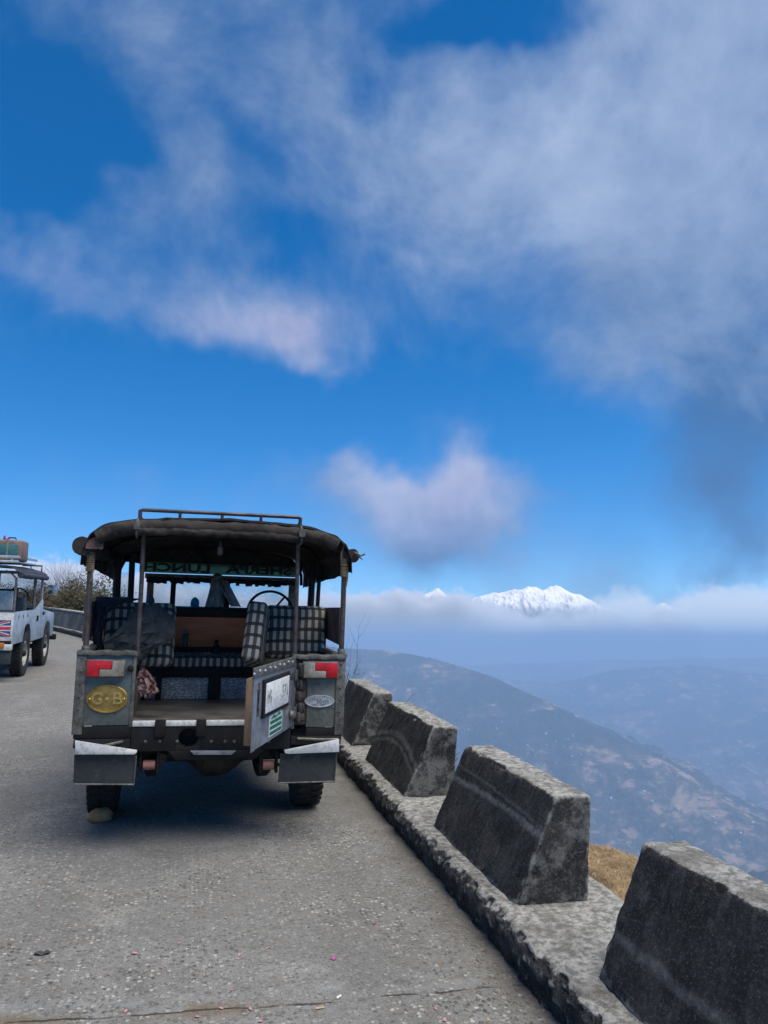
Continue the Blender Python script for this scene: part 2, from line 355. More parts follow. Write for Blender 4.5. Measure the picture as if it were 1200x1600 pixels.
# ------------------------------------------------------------------ mesh helpers
def tag(o, label=None, cat=None, group=None, kind=None):
    for k, v in (('label', label), ('category', cat), ('group', group), ('kind', kind)):
        if v: o[k] = v
    return o
def empty(name, loc, label, cat, group=None, rz=0.0):
    o = bpy.data.objects.new(name, None); COL.objects.link(o); o.location = loc; o.rotation_euler = (0, 0, rz)
    o.empty_display_size = .2
    return tag(o, label, cat, group)
class G:
    def __init__(s): s.v = []; s.f = []
    def add(s, vs, fs):
        k = len(s.v); s.v += [tuple(map(float, q)) for q in vs]; s.f += [tuple(i+k for i in q) for q in fs]; return s
    def box(s, c, d, rot=None):
        x, y, z = d[0]/2, d[1]/2, d[2]/2
        vs = [Vector((a*x, b*y, e*z)) for a in (-1, 1) for b in (-1, 1) for e in (-1, 1)]
        if rot is not None: vs = [rot @ q for q in vs]
        vs = [q+Vector(c) for q in vs]
        return s.add(vs, [(0, 1, 3, 2), (4, 6, 7, 5), (0, 4, 5, 1), (2, 3, 7, 6), (0, 2, 6, 4), (1, 5, 7, 3)])
    def bb(s, x0, x1, y0, y1, z0, z1):
        return s.box(((x0+x1)/2, (y0+y1)/2, (z0+z1)/2), (x1-x0, y1-y0, z1-z0))
    def prism(s, poly, vec):
        """poly: list of 3d points, extruded by vec"""
        n = len(poly); vec = Vector(vec)
        vs = [Vector(p) for p in poly]+[Vector(p)+vec for p in poly]
        return s.add(vs, [tuple(range(n))[::-1], tuple(range(n, 2*n))]+[(i, (i+1) % n, n+(i+1) % n, n+i) for i in range(n)])
    def tube(s, pts, r, n=8, cap=True, rs=None):
        pts = [Vector(p) for p in pts]; m = len(pts); rings = []
        ref = None
        for i, p in enumerate(pts):
            t = (pts[min(i+1, m-1)]-pts[max(i-1, 0)]).normalized()
            if ref is None: ref = t.orthogonal().normalized()
            a = (ref-t*ref.dot(t)).normalized(); ref = a; b = t.cross(a)
            rr = rs[i] if rs else r
            rings.append([p+(a*math.cos(2*math.pi*k/n)+b*math.sin(2*math.pi*k/n))*rr for k in range(n)])
        vs = [q for rg in rings for q in rg]
        fs = [(i*n+k, i*n+(k+1) % n, (i+1)*n+(k+1) % n, (i+1)*n+k) for i in range(m-1) for k in range(n)]
        if cap: fs += [tuple(range(n))[::-1], tuple(range((m-1)*n, m*n))]
        return s.add(vs, fs)
    def lathe(s, prof, c, axis='x', n=24, closed=False):
        """prof: (axial, radius)"""
        c = Vector(c); vs = []
        for (a, r) in prof:
            for k in range(n):
                t = 2*math.pi*k/n; q = (a, r*math.cos(t), r*math.sin(t))
                if axis == 'y': q = (q[1], q[0], q[2])
                elif axis == 'z': q = (q[1], q[2], q[0])
                vs.append(Vector(q)+c)
        m = len(prof)
        fs = [(i*n+k, i*n+(k+1) % n, ((i+1) % m)*n+(k+1) % n, ((i+1) % m)*n+k) for i in range(m if closed else m-1) for k in range(n)]
        if not closed: fs += [tuple(range(n))[::-1], tuple(range((m-1)*n, m*n))]
        return s.add(vs, fs)
    def torus(s, c, R, r, nrm='y', n=32, m=8, arc=None):
        prof = [(r*math.cos(2*math.pi*k/m), R+r*math.sin(2*math.pi*k/m)) for k in range(m)]
        return s.lathe(prof, c, nrm, n, True)
    def grid(s, fn, nu, nv):
        """fn(u,v) in 0..1 -> point"""
        vs = [fn(i/(nu-1), j/(nv-1)) for j in range(nv) for i in range(nu)]
        return s.add(vs, [(j*nu+i, j*nu+i+1, (j+1)*nu+i+1, (j+1)*nu+i) for j in range(nv-1) for i in range(nu-1)])
    def slab(s, fn, nu, nv, off):
        """closed thin sheet: fn plus an offset vector"""
        off = Vector(off)
        a = [Vector(fn(i/(nu-1), j/(nv-1))) for j in range(nv) for i in range(nu)]; N = nu*nv
        vs = a+[p+off for p in a]
        fs = []
        for j in range(nv-1):
            for i in range(nu-1):
                q = (j*nu+i, j*nu+i+1, (j+1)*nu+i+1, (j+1)*nu+i); fs.append(q); fs.append(tuple(k+N for k in q[::-1]))
        bd = [i for i in range(nu)]+[j*nu+nu-1 for j in range(1, nv)]+[(nv-1)*nu+i for i in range(nu-2, -1, -1)]+[j*nu for j in range(nv-2, 0, -1)]
        fs += [(bd[k], bd[k]+N, bd[(k+1) % len(bd)]+N, bd[(k+1) % len(bd)]) for k in range(len(bd))]
        return s.add(vs, fs)
    def build(s, name, m, parent=None, bevel=0.0, seg=2, smooth=35, sub=0, fix=True):
        me = bpy.data.meshes.new(name); me.from_pydata(s.v, [], s.f)
        bm = bmesh.new(); bm.from_mesh(me)
        if fix: bmesh.ops.recalc_face_normals(bm, faces=bm.faces)
        if bevel:
            es = [e for e in bm.edges if len(e.link_faces) == 2 and e.calc_face_angle(0) > rad(25)]
            bmesh.ops.bevel(bm, geom=es, offset=bevel, offset_type='OFFSET', segments=seg, profile=.5, affect='EDGES', clamp_overlap=True)
        bm.to_mesh(me); bm.free()
        if smooth:
            me.shade_smooth(); me.set_sharp_from_angle(angle=rad(smooth))
        me.materials.append(m)
        o = bpy.data.objects.new(name, me); COL.objects.link(o)
        if parent is not None: o.parent = parent
        return o
def np_mesh(name, V, F, m, smooth=True):
    me = bpy.data.meshes.new(name)
    me.vertices.add(len(V)); me.vertices.foreach_set('co', np.asarray(V, np.float32).ravel())
    F = np.asarray(F, np.int32); k = F.shape[1]
    me.loops.add(F.size); me.loops.foreach_set('vertex_index', F.ravel())
    me.polygons.add(len(F)); me.polygons.foreach_set('loop_start', np.arange(0, F.size, k, dtype=np.int32))
    me.polygons.foreach_set('loop_total', np.full(len(F), k, np.int32))
    me.update(calc_edges=True); me.validate()
    if smooth: me.shade_smooth()
    me.materials.append(m)
    o = bpy.data.objects.new(name, me); COL.objects.link(o)
    return o
def grid_faces(nu, nv):
    i, j = np.meshgrid(np.arange(nu-1), np.arange(nv-1)); a = (j*nu+i).ravel()
    return np.stack([a, a+1, a+nu+1, a+nu], 1)
def vnoise(x, y, seed=0):
    xi = np.floor(x).astype(np.int64); yi = np.floor(y).astype(np.int64); fx = x-xi; fy = y-yi
    fx = fx*fx*(3-2*fx); fy = fy*fy*(3-2*fy)
    def h(a, b):
        n = (a*374761393+b*668265263+seed*974711) & 0x7fffffff
        n = ((n ^ (n >> 13))*1274126177) & 0x7fffffff
        return ((n ^ (n >> 16)) & 0xffff)/65535.0
    return (h(xi, yi)*(1-fx)+h(xi+1, yi)*fx)*(1-fy)+(h(xi, yi+1)*(1-fx)+h(xi+1, yi+1)*fx)*fy
def fbm(x, y, oct=5, seed=0, gain=.5, ridged=False):
    s = np.zeros_like(x, dtype=float); a = 1.0; tot = 0.0
    for o in range(oct):
        n = vnoise(x*2**o, y*2**o, seed+o*13)
        if ridged: n = 1-np.abs(2*n-1)
        s += a*n; tot += a; a *= gain
    return s/tot
def text_mesh(txt, size, m, name='lettering', parent=None, extrude=.0015, mirror=False, bold=.0, width=None):
    cu = bpy.data.curves.new(name, 'FONT'); cu.body = txt; cu.size = size; cu.extrude = extrude; cu.offset = bold
    cu.align_x = 'CENTER'; cu.align_y = 'CENTER'; cu.resolution_u = 3
    to = bpy.data.objects.new(name, cu); COL.objects.link(to)
    dg = bpy.context.evaluated_depsgraph_get(); me = bpy.data.meshes.new_from_object(to.evaluated_get(dg))
    bpy.data.objects.remove(to); bpy.data.curves.remove(cu)
    xs = [v.co.x for v in me.vertices]
    k = (width/(max(xs)-min(xs))) if width else 1.0
    for v in me.vertices: v.co.x *= k*(-1 if mirror else 1)
    if mirror: me.flip_normals()
    me.materials.clear(); me.materials.append(m); me.name = name
    o = bpy.data.objects.new(name, me); COL.objects.link(o)
    if parent is not None: o.parent = parent
    return o

# ------------------------------------------------------------------ road, kerb, terrain
def kerb_x(Y):
    Y = np.asarray(Y, float); return 1.41-.0975*np.clip(Y-8, 0, None)**1.36
def make_road():
    ys = np.concatenate([np.arange(-6, 9, 1.0), np.arange(9, 46, .8)]); us = np.linspace(0, 1, 9)
    V = [(kerb_x(y)+.03-(1-u)*12.5, y, 0.0) for y in ys for u in us]
    o = np_mesh('road', V, grid_faces(len(us), len(ys)), road_mat(), False); o['kind'] = 'structure'
make_road()
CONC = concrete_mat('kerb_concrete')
def make_kerb():
    ys = np.concatenate([np.arange(.5, 8.2, .02), np.arange(8.2, 46, .25)])
    prof = []                                        # (u offset from the kerb line, z)
    for t in np.linspace(0, 1, 14): prof.append((-.005-.02*t, -.06+.22*t))
    for t in np.linspace(.03, 1, 30): prof.append((-.025+.66*t, .16))
    for t in np.linspace(.1, 1, 8): prof.append((.635+.05*t, .16-.7*t))
    prof = np.array(prof); n = len(prof)
    Y = np.repeat(ys, n); U = np.tile(prof[:, 0], len(ys)); Z = np.tile(prof[:, 1], len(ys))
    rough = fbm(Y*7, U*7+Z*9, 5, 3)-.5; fine = fbm(Y*28, U*28+Z*31, 4, 9)-.5; chip = fbm(Y*5, Y*0+3.3, 4, 21)-.5
    edge = np.exp(-((U+.025)**2+(Z-.16)**2)/.035**2)
    front = np.exp(-((U+.015)/.05)**2)
    Xo = U+front*(rough*.045+fine*.040+chip*.025)+edge*(.022+np.clip(fine, 0, 1)*.05)
    Zo = Z+rough*.018+fine*.008-edge*(.018+.035*np.clip(chip+rough, 0, 1))
    Zo = np.where(Z < -.03, -.06, Zo)
    V = np.stack([kerb_x(Y)+Xo, Y, Zo], 1)
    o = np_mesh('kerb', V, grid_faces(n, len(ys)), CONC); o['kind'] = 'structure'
make_kerb()

RIDGES = []
def ridge(pts, slope, seed):
    RIDGES.append((np.array([atdist(*p) for p in pts]), slope, seed))
ridge([(-300, 1040, 7400), (100, 1005, 6300), (330, 979, 5700), (450, 1005, 5450), (535, 1012, 5250), (600, 1015, 5100), (680, 1029, 4900), (760, 1054, 4700), (840, 1089, 4500),
       (920, 1130, 4300), (1000, 1173, 4100), (1100, 1233, 3900), (1200, 1297, 3700), (1330, 1385, 3500), (1600, 1540, 3150)], .50, 1)
ridge([(560, 1075, 9800), (700, 1052, 9900), (800, 1062, 9700), (870, 1066, 9400), (960, 1046, 9000), (1075, 1038, 8700), (1200, 1054, 8500), (1350, 1046, 8300), (1700, 1060, 8600)], .42, 2)
ridge([(500, 1040, 13800), (760, 1038, 13800), (950, 1030, 13600), (1250, 1026, 13500), (1600, 1035, 13500)], .35, 3)
ridge([(1130, 1372, 2500), (1200, 1358, 2450), (1300, 1352, 2400), (1600, 1300, 2500)], .55, 4)
def height(X, Y):
    X = np.asarray(X, float); Y = np.asarray(Y, float)
    base = (-2300-LV[0]*X-LV[1]*Y)/LV[2]+250*fbm(X/1500, Y/1500, 4, 5)
    H = base
    for P, sl, sd in RIDGES:
        best = np.full(X.shape, -1e9)
        nz = fbm(X/620, Y/620, 5, sd*7, .55, True); n2 = fbm(X/150, Y/150, 5, sd*11, .55)
        for a, b in zip(P[:-1], P[1:]):
            ab = b[:2]-a[:2]; L2 = ab.dot(ab)
            t = np.clip(((X-a[0])*ab[0]+(Y-a[1])*ab[1])/L2, 0, 1)
            d = np.hypot(X-a[0]-t*ab[0], Y-a[1]-t*ab[1])
            zz = a[2]+t*(b[2]-a[2])
            amp = np.clip(d/500, 0, 1)
            best = np.maximum(best, zz-sl*d*(1-.15*np.clip(d/3000, 0, 1))+(nz-.6)*230*amp+(n2-.5)*(6+60*amp))
        H = np.maximum(H, best)
    d = X-kerb_x(Y)
    rough = (fbm(X/1.7, Y/1.7, 5, 41)-.5)
    out = np.maximum(d-.55, 0)+np.maximum(-d-15, 0)+np.maximum(Y-60, 0)*.8+np.maximum(-Y-12, 0)*.8
    near = -.35-.30*np.minimum(out, .5)-.78*np.maximum(out-.5, 0)+rough*np.clip(out, 0, 3)*.35
    return np.maximum(H, np.maximum(near, -6000))
def make_terrain():
    th = np.concatenate([np.arange(-180, -40, 4), np.arange(-40, 8, 1.5), np.arange(8, 56, .085), np.arange(56, 180.1, 4)])
    th = np.radians(th)
    r = np.concatenate([np.geomspace(1.2, 2300, 110), np.arange(2330, 5600, 24), np.arange(5640, 10200, 60), np.arange(10300, 15000, 150)])
    A, Rr = np.meshgrid(th, r); X = Rr*np.sin(A); Y = Rr*np.cos(A)
    V = np.stack([X.ravel(), Y.ravel(), height(X, Y).ravel()], 1)
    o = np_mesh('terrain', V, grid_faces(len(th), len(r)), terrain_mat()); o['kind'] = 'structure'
make_terrain()

def make_snow():
    c = np.array([(560, 990), (600, 945), (612, 933), (625, 931), (640, 945), (655, 932), (672, 925), (683, 919), (692, 924), (705, 935), (722, 948), (740, 935), (757, 929), (772, 927),
                  (788, 925), (801, 921), (812, 924), (826, 917), (838, 919), (848, 923), (858, 918), (870, 916), (880, 921), (892, 926), (908, 930), (926, 940), (950, 954), (985, 968),
                  (1010, 962), (1022, 950), (1034, 941), (1045, 947), (1060, 960), (1100, 990)], float)
    px = np.arange(562, 1099, .6); py = np.interp(px, c[:, 0], c[:, 1])
    py += (fbm(px/14, px*0, 4, 3)-.5)*5+(fbm(px/4, px*0+9, 3, 5)-.5)*2.0
    depth = np.concatenate([np.linspace(-8800, -5200, 20, endpoint=False), np.linspace(-5200, 0, 95), np.linspace(80, 1500, 12)])
    V = np.zeros((len(depth), len(px), 3))
    crest = np.array([atdist(a, b, 42000) for a, b in zip(px, py)])
    csm = np.array([atdist(a, b, 42000) for a, b in zip(px, np.convolve(np.pad(py, 45, 'edge'), np.ones(91)/91, 'valid'))])
    dirs = crest[:, :2]/np.linalg.norm(crest[:, :2], axis=1, keepdims=True)
    for k, d in enumerate(depth):
        xy = crest[:, :2]+dirs*d
        dn = abs(d)
        rg = fbm(xy[:, 0]/2600, xy[:, 1]/2600, 6, 17, .52, True)-.60
        r2 = fbm(xy[:, 0]/850, xy[:, 1]/850, 5, 29, .55, True)-.60
        k_ = math.exp(-dn/260.0)
        z = (crest[:, 2]*k_+csm[:, 2]*(1-k_))-.50*dn+rg*np.minimum(dn, 1800)*.85+r2*np.minimum(dn, 900)*.9
        V[k, :, :2] = xy; V[k, :, 2] = z
    o = np_mesh('snow_mountains', V.reshape(-1, 3), grid_faces(len(px), len(depth)), snow_mat(), True); o['kind'] = 'structure'
make_snow()

def make_haze():
    # even air between the near road and the far hills, level with the true horizon
    g = G(); g.bb(-17000, 17000, -17000, 17000, -2700, 135.0)
    m = bpy.data.materials.new('haze_air'); m.use_nodes = True; T = NT(m.node_tree)
    o = T.new('ShaderNodeOutputMaterial'); v = T.new('ShaderNodeVolumePrincipled')
    v.inputs['Color'].default_value = HAZE_COL; v.inputs['Density'].default_value = HAZE_DENS; v.inputs['Anisotropy'].default_value = 0.0
    T.l.new(v.outputs[0], o.inputs['Volume'])
    ob = g.build('haze', m, smooth=0); ob.rotation_mode = 'QUATERNION'; ob.rotation_quaternion = QLEVEL; ob['kind'] = 'stuff'
HAZE_COL = (.36, .54, .80, 1.0); HAZE_DENS = 2.15e-4
make_haze()

def make_cloud_bank():
    # sea of cloud in front of the snow range, far beyond the hills
    az0 = math.atan2(ray(640, 960)[0], ray(640, 960)[1])
    g = G(); R0, R1 = 27500., 31500.
    vs = []; n = 40
    for i in range(n+1):
        a = az0+rad(-48+96*i/n)
        for (r_, z_) in ((R0, -1500), (R1, -1500), (R1, 3600), (R0, 3600)): vs.append((r_*math.sin(a), r_*math.cos(a), z_))
    fs = []
    for i in range(n):
        for k in range(4): fs.append((i*4+k, i*4+(k+1) % 4, (i+1)*4+(k+1) % 4, (i+1)*4+k))
    fs += [(0, 1, 2, 3), tuple(n*4+k for k in (3, 2, 1, 0))]
    g.add(vs, fs)
    m = bpy.data.materials.new('cloud_vapour'); m.use_nodes = True; T = NT(m.node_tree)
    o = T.new('ShaderNodeOutputMaterial'); v = T.new('ShaderNodeVolumePrincipled')
    P = T.new('ShaderNodeTexCoord').outputs['Object']; Pk = T.vmath('SCALE', P, scale=.001); x, y, z = T.sep(P)
    big = T.noise(T.vmath('MULTIPLY', Pk, (1, 1, .35)), .22, 3, .5); mid = T.noise(Pk, 1.15, 7, .60)
    top = T.math('ADD', CLOUD_TOP, T.math('MULTIPLY', T.math('SUBTRACT', big, .5), 900.0))
    # the bank billows: taller to the left of the snow range and beyond its right end, low before it
    ang = T.math('ARCTAN2', x, y)
    def swell(px, w, amp):
        c = ray(px, 950); a = math.atan2(c[0], c[1]); t = T.math('DIVIDE', T.math('SUBTRACT', ang, a), w/FPX)
        return T.math('MULTIPLY', T.math('EXPONENT', T.math('MULTIPLY', T.math('MULTIPLY', t, t), -1.0)), amp)
    for q in CLOUD_SWELL: top = T.math('ADD', top, swell(*q))
    hgt = T.math('SUBTRACT', T.math('ADD', top, T.math('MULTIPLY', T.math('SUBTRACT', mid, .5), 2700.0)), z)
    den = T.rng(hgt, 0.0, 380.0)
    low = T.math('ADD', z, T.math('ADD', T.math('MULTIPLY', T.math('SUBTRACT', mid, .5), 2400.0), T.math('MULTIPLY', T.math('SUBTRACT', big, .5), 1200.0)))
    den = T.math('MULTIPLY', den, T.rng(low, -200.0, 1000.0, .12, 1.0))      # ragged, thinning base
    ca = ray(760, 950); thick = T.rng(ang, math.atan2(ca[0], ca[1])-.06, math.atan2(ca[0], ca[1])+.10, 2.4e-3, .55e-3)
    T.put(v.inputs['Density'], T.math('MULTIPLY', den, thick))
    v.inputs['Color'].default_value = (.85, .845, .885, 1); v.inputs['Anisotropy'].default_value = .0
    T.l.new(v.outputs[0], o.inputs['Volume'])
    m.cycles.volume_step_rate = .12
    ob = g.build('cloud_bank', m, smooth=0); ob.rotation_mode = 'QUATERNION'; ob.rotation_quaternion = QLEVEL; ob['kind'] = 'stuff'
CLOUD_TOP = 1650.0
CLOUD_SWELL = [(715, 30, 380), (640, 40, 260), (835, 115, -560), (970, 45, 420), (1035, 28, -420), (80, 160, 1000), (1150, 100, 200), (560, 60, 150)]
make_cloud_bank()

# ------------------------------------------------------------------ concrete barrier blocks
def block_mesh(name, L, m, seed, cuts=30, crackcorner=False):
    bm = bmesh.new()
    h = L/2
    sec = [(-.185, -.01), (.185, -.01), (.205, .475), (.018, .475)]
    vs = [bm.verts.new((x, y, z)) for y in (-h, h) for x, z in sec]
    for f in ((0, 1, 2, 3), (7, 6, 5, 4), (0, 4, 5, 1), (1, 5, 6, 2), (2, 6, 7, 3), (3, 7, 4, 0)): bm.faces.new([vs[i] for i in f])
    bmesh.ops.recalc_face_normals(bm, faces=bm.faces)
    bmesh.ops.bevel(bm, geom=bm.edges[:], offset=.014, segments=2, profile=.5, affect='EDGES')
    long = [e for e in bm.edges if e.calc_length() > .09]
    ll = [e for e in long if abs(e.verts[0].co.y-e.verts[1].co.y) > .5]
    bmesh.ops.subdivide_edges(bm, edges=ll, cuts=cuts*2, use_grid_fill=True)
    long = [e for e in bm.edges if e.calc_length() > .09]
    bmesh.ops.subdivide_edges(bm, edges=long, cuts=cuts//2+2, use_grid_fill=True)
    bm.normal_update()
    off = Vector((seed*3.7, seed*1.3, seed*2.1))
    for v in bm.verts:
        p = v.co+off; n = v.normal.copy()
        d = mnoise.fractal(p*3.0, .9, 2.0, 3)*.004+mnoise.fractal(p*19, .8, 2.0, 4)*.0035
        # edge chips: vertices whose normal is diagonal lie on an edge
        k = sorted((abs(n.x), abs(n.y), abs(n.z)))[1]
        ch = max(0.0, mnoise.fractal(p*7+Vector((9, 4, 2)), .8, 2.0, 4))
        d -= min(1, k*1.6)*(ch*.020+max(0.0, mnoise.noise(p*2.7+Vector((1, 7, 3)))-.22)*.06)
        if crackcorner and v.co.y < -h+.16 and v.co.x < 0 and v.co.z < .25:
            t = v.co.z-.10-.35*(v.co.x+.18)+.02*mnoise.noise(p*22)
            if abs(t) < .008: d -= .012
        v.co += n*d
        if v.co.z < -.005: v.co.z = -.005
    me = bpy.data.meshes.new(name); bm.to_mesh(me); bm.free()
    me.shade_smooth(); me.materials.append(m)
    return me
BLK = 'concrete barrier blocks along the kerb'
def place_block(me, yc, L, label, dx=0.0):
    x = float(kerb_x(yc))+dx; a = math.atan2(-(float(kerb_x(yc+.3))-float(kerb_x(yc-.3))), .6)
    o = bpy.data.objects.new('barrier_block', me); COL.objects.link(o)
    o.location = (x+.275*math.cos(a), yc+.275*math.sin(a), .163); o.rotation_euler = (0, 0, a)
    tag(o, label, 'barrier', BLK)
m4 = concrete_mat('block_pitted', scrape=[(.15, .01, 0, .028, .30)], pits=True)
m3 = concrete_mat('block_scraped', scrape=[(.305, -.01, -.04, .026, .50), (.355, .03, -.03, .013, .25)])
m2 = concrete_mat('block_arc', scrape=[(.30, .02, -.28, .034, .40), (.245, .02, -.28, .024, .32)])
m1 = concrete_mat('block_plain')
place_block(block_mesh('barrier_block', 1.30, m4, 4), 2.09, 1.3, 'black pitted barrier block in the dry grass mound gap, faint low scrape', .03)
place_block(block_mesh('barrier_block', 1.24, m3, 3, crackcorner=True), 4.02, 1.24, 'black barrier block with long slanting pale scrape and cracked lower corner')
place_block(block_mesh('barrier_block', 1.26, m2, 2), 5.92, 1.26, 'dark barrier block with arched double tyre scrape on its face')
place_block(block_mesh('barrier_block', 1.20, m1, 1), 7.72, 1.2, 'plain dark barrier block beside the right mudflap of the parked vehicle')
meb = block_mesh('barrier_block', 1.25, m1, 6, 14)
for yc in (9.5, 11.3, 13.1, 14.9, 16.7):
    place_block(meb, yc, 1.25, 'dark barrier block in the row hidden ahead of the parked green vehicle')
def far_wall():
    g = G(); ys = np.arange(18.6, 44, .5)
    sec = [(.10, .12), (.24, .66), (.29, .70), (.44, .70), (.47, .62), (.50, .1)]
    vs = []
    for i, y in enumerate(ys):
        a = math.atan2(-(float(kerb_x(y+.3))-float(kerb_x(y-.3))), .6); x = float(kerb_x(y))
        for u, z in sec: vs.append((x+u*math.cos(a)+random.uniform(-.012, .012), y+u*math.sin(a), z+random.uniform(-.012, .012)))
    n = len(sec); fs = [(i*n+k, i*n+k+1, (i+1)*n+k+1, (i+1)*n+k) for i in range(len(ys)-1) for k in range(n-1)]
    fs += [tuple(range(n)), tuple((len(ys)-1)*n+k for k in range(n))[::-1], ]
    g.add(vs, fs)
    w = g.build('parapet_wall', mat('parapet_concrete', (.045, .048, .048), (.12, .12, .114), 1.6, .9, bump=.6, bscale=9), None, smooth=30)
    tag(w, 'low grey concrete parapet wall along the road bend before brown bushes', 'wall')
    cp = G()
    vs = []
    for i, y in enumerate(ys):
        a = math.atan2(-(float(kerb_x(y+.3))-float(kerb_x(y-.3))), .6); x = float(kerb_x(y))
        for u, z in ((.225, .69), (.225, .735), (.475, .735), (.475, .69)): vs.append((x+u*math.cos(a), y+u*math.sin(a), z))
    cp.add(vs, [(i*4+k, i*4+(k+1) % 4, (i+1)*4+(k+1) % 4, (i+1)*4+k) for i in range(len(ys)-1) for k in range(4)]+[(0, 1, 2, 3), tuple((len(ys)-1)*4+k for k in (3, 2, 1, 0))])
    cp.build('coping', mat('coping_pale', (.34, .34, .32), (.22, .22, .2), 3, .9), w, smooth=0)
far_wall()

# ------------------------------------------------------------------ shared vehicle pieces
BLACK = mat('black_metal', (.0055, .0055, .006), (.011, .0105, .010), 9, .66, .1, spec=.28, bump=.15, bscale=60, dust=(.045, .040, .034), dustamt=.03)
RUBBER = mat('tyre_rubber', (.009, .009, .009), (.017, .0165, .0155), 12, .85, bump=.3, dust=(.05, .045, .038), dustamt=.12)
STEEL = mat('dull_steel', (.16, .155, .15), (.09, .085, .08), 14, .45, .8, bump=.1)
RUSTY = mat('rusty_tube', (.055, .040, .036), (.10, .082, .075), 18, .55, .45, bump=.25, bscale=120, dust=(.16, .14, .13), dustamt=.1)
GLASS = glass_mat()
def wheel(parent, c, side, rimmat, R=.37, W=.185, lugs=38):
    t = G()
    w = W/2
    prof = [(-w*.80, R*.56), (-w, R*.64), (-w*1.06, R*.78), (-w*.98, R*.92), (-w*.78, R*.97), (w*.78, R*.97), (w*.98, R*.92), (w*1.06, R*.78), (w, R*.64), (w*.80, R*.56)]
    t.lathe(prof, (0, 0, 0), 'x', 40, True)
    for k in range(lugs):
        a = 2*math.pi*k/lugs
        for s_, ph in ((-1, 0), (1, math.pi/lugs)):
            q = Matrix.Rotation(a+ph, 3, 'X')
            t.box(q @ Vector((s_*w*.55, 0, R*.984)), (w*.82, .030*R/.37, .012), q)
    tyre = t.build('tyre', RUBBER, parent, smooth=30); tyre.location = c
    r = G()
    s_ = side
    r.lathe([(-.085, R*.53), (-.08, R*.58), (.075, R*.58), (.085, R*.53), (.06, R*.50), (.02, R*.46), (.035, R*.30), (.02, R*.22), (.0, R*.20), (-.04, R*.2)] if s_ > 0 else
            [(.085, R*.53), (.08, R*.58), (-.075, R*.58), (-.085, R*.53), (-.06, R*.50), (-.02, R*.46), (-.035, R*.30), (-.02, R*.22), (.0, R*.20), (.04, R*.2)], (0, 0, 0), 'x', 28, True)
    rim = r.build('rim', rimmat, tyre, smooth=35)
    h = G(); h.lathe([(s_*-.05, .055), (s_*.07, .055), (s_*.09, .045), (s_*.105, .03)], (0, 0, 0), 'x', 14)
    for k in range(5):
        a = 2*math.pi*k/5; h.lathe([(s_*.01, .011), (s_*.05, .011)], (0, .085*math.cos(a), .085*math.sin(a)), 'x', 6)
    h.build('hub', BLACK, tyre, smooth=35)
    return tyre

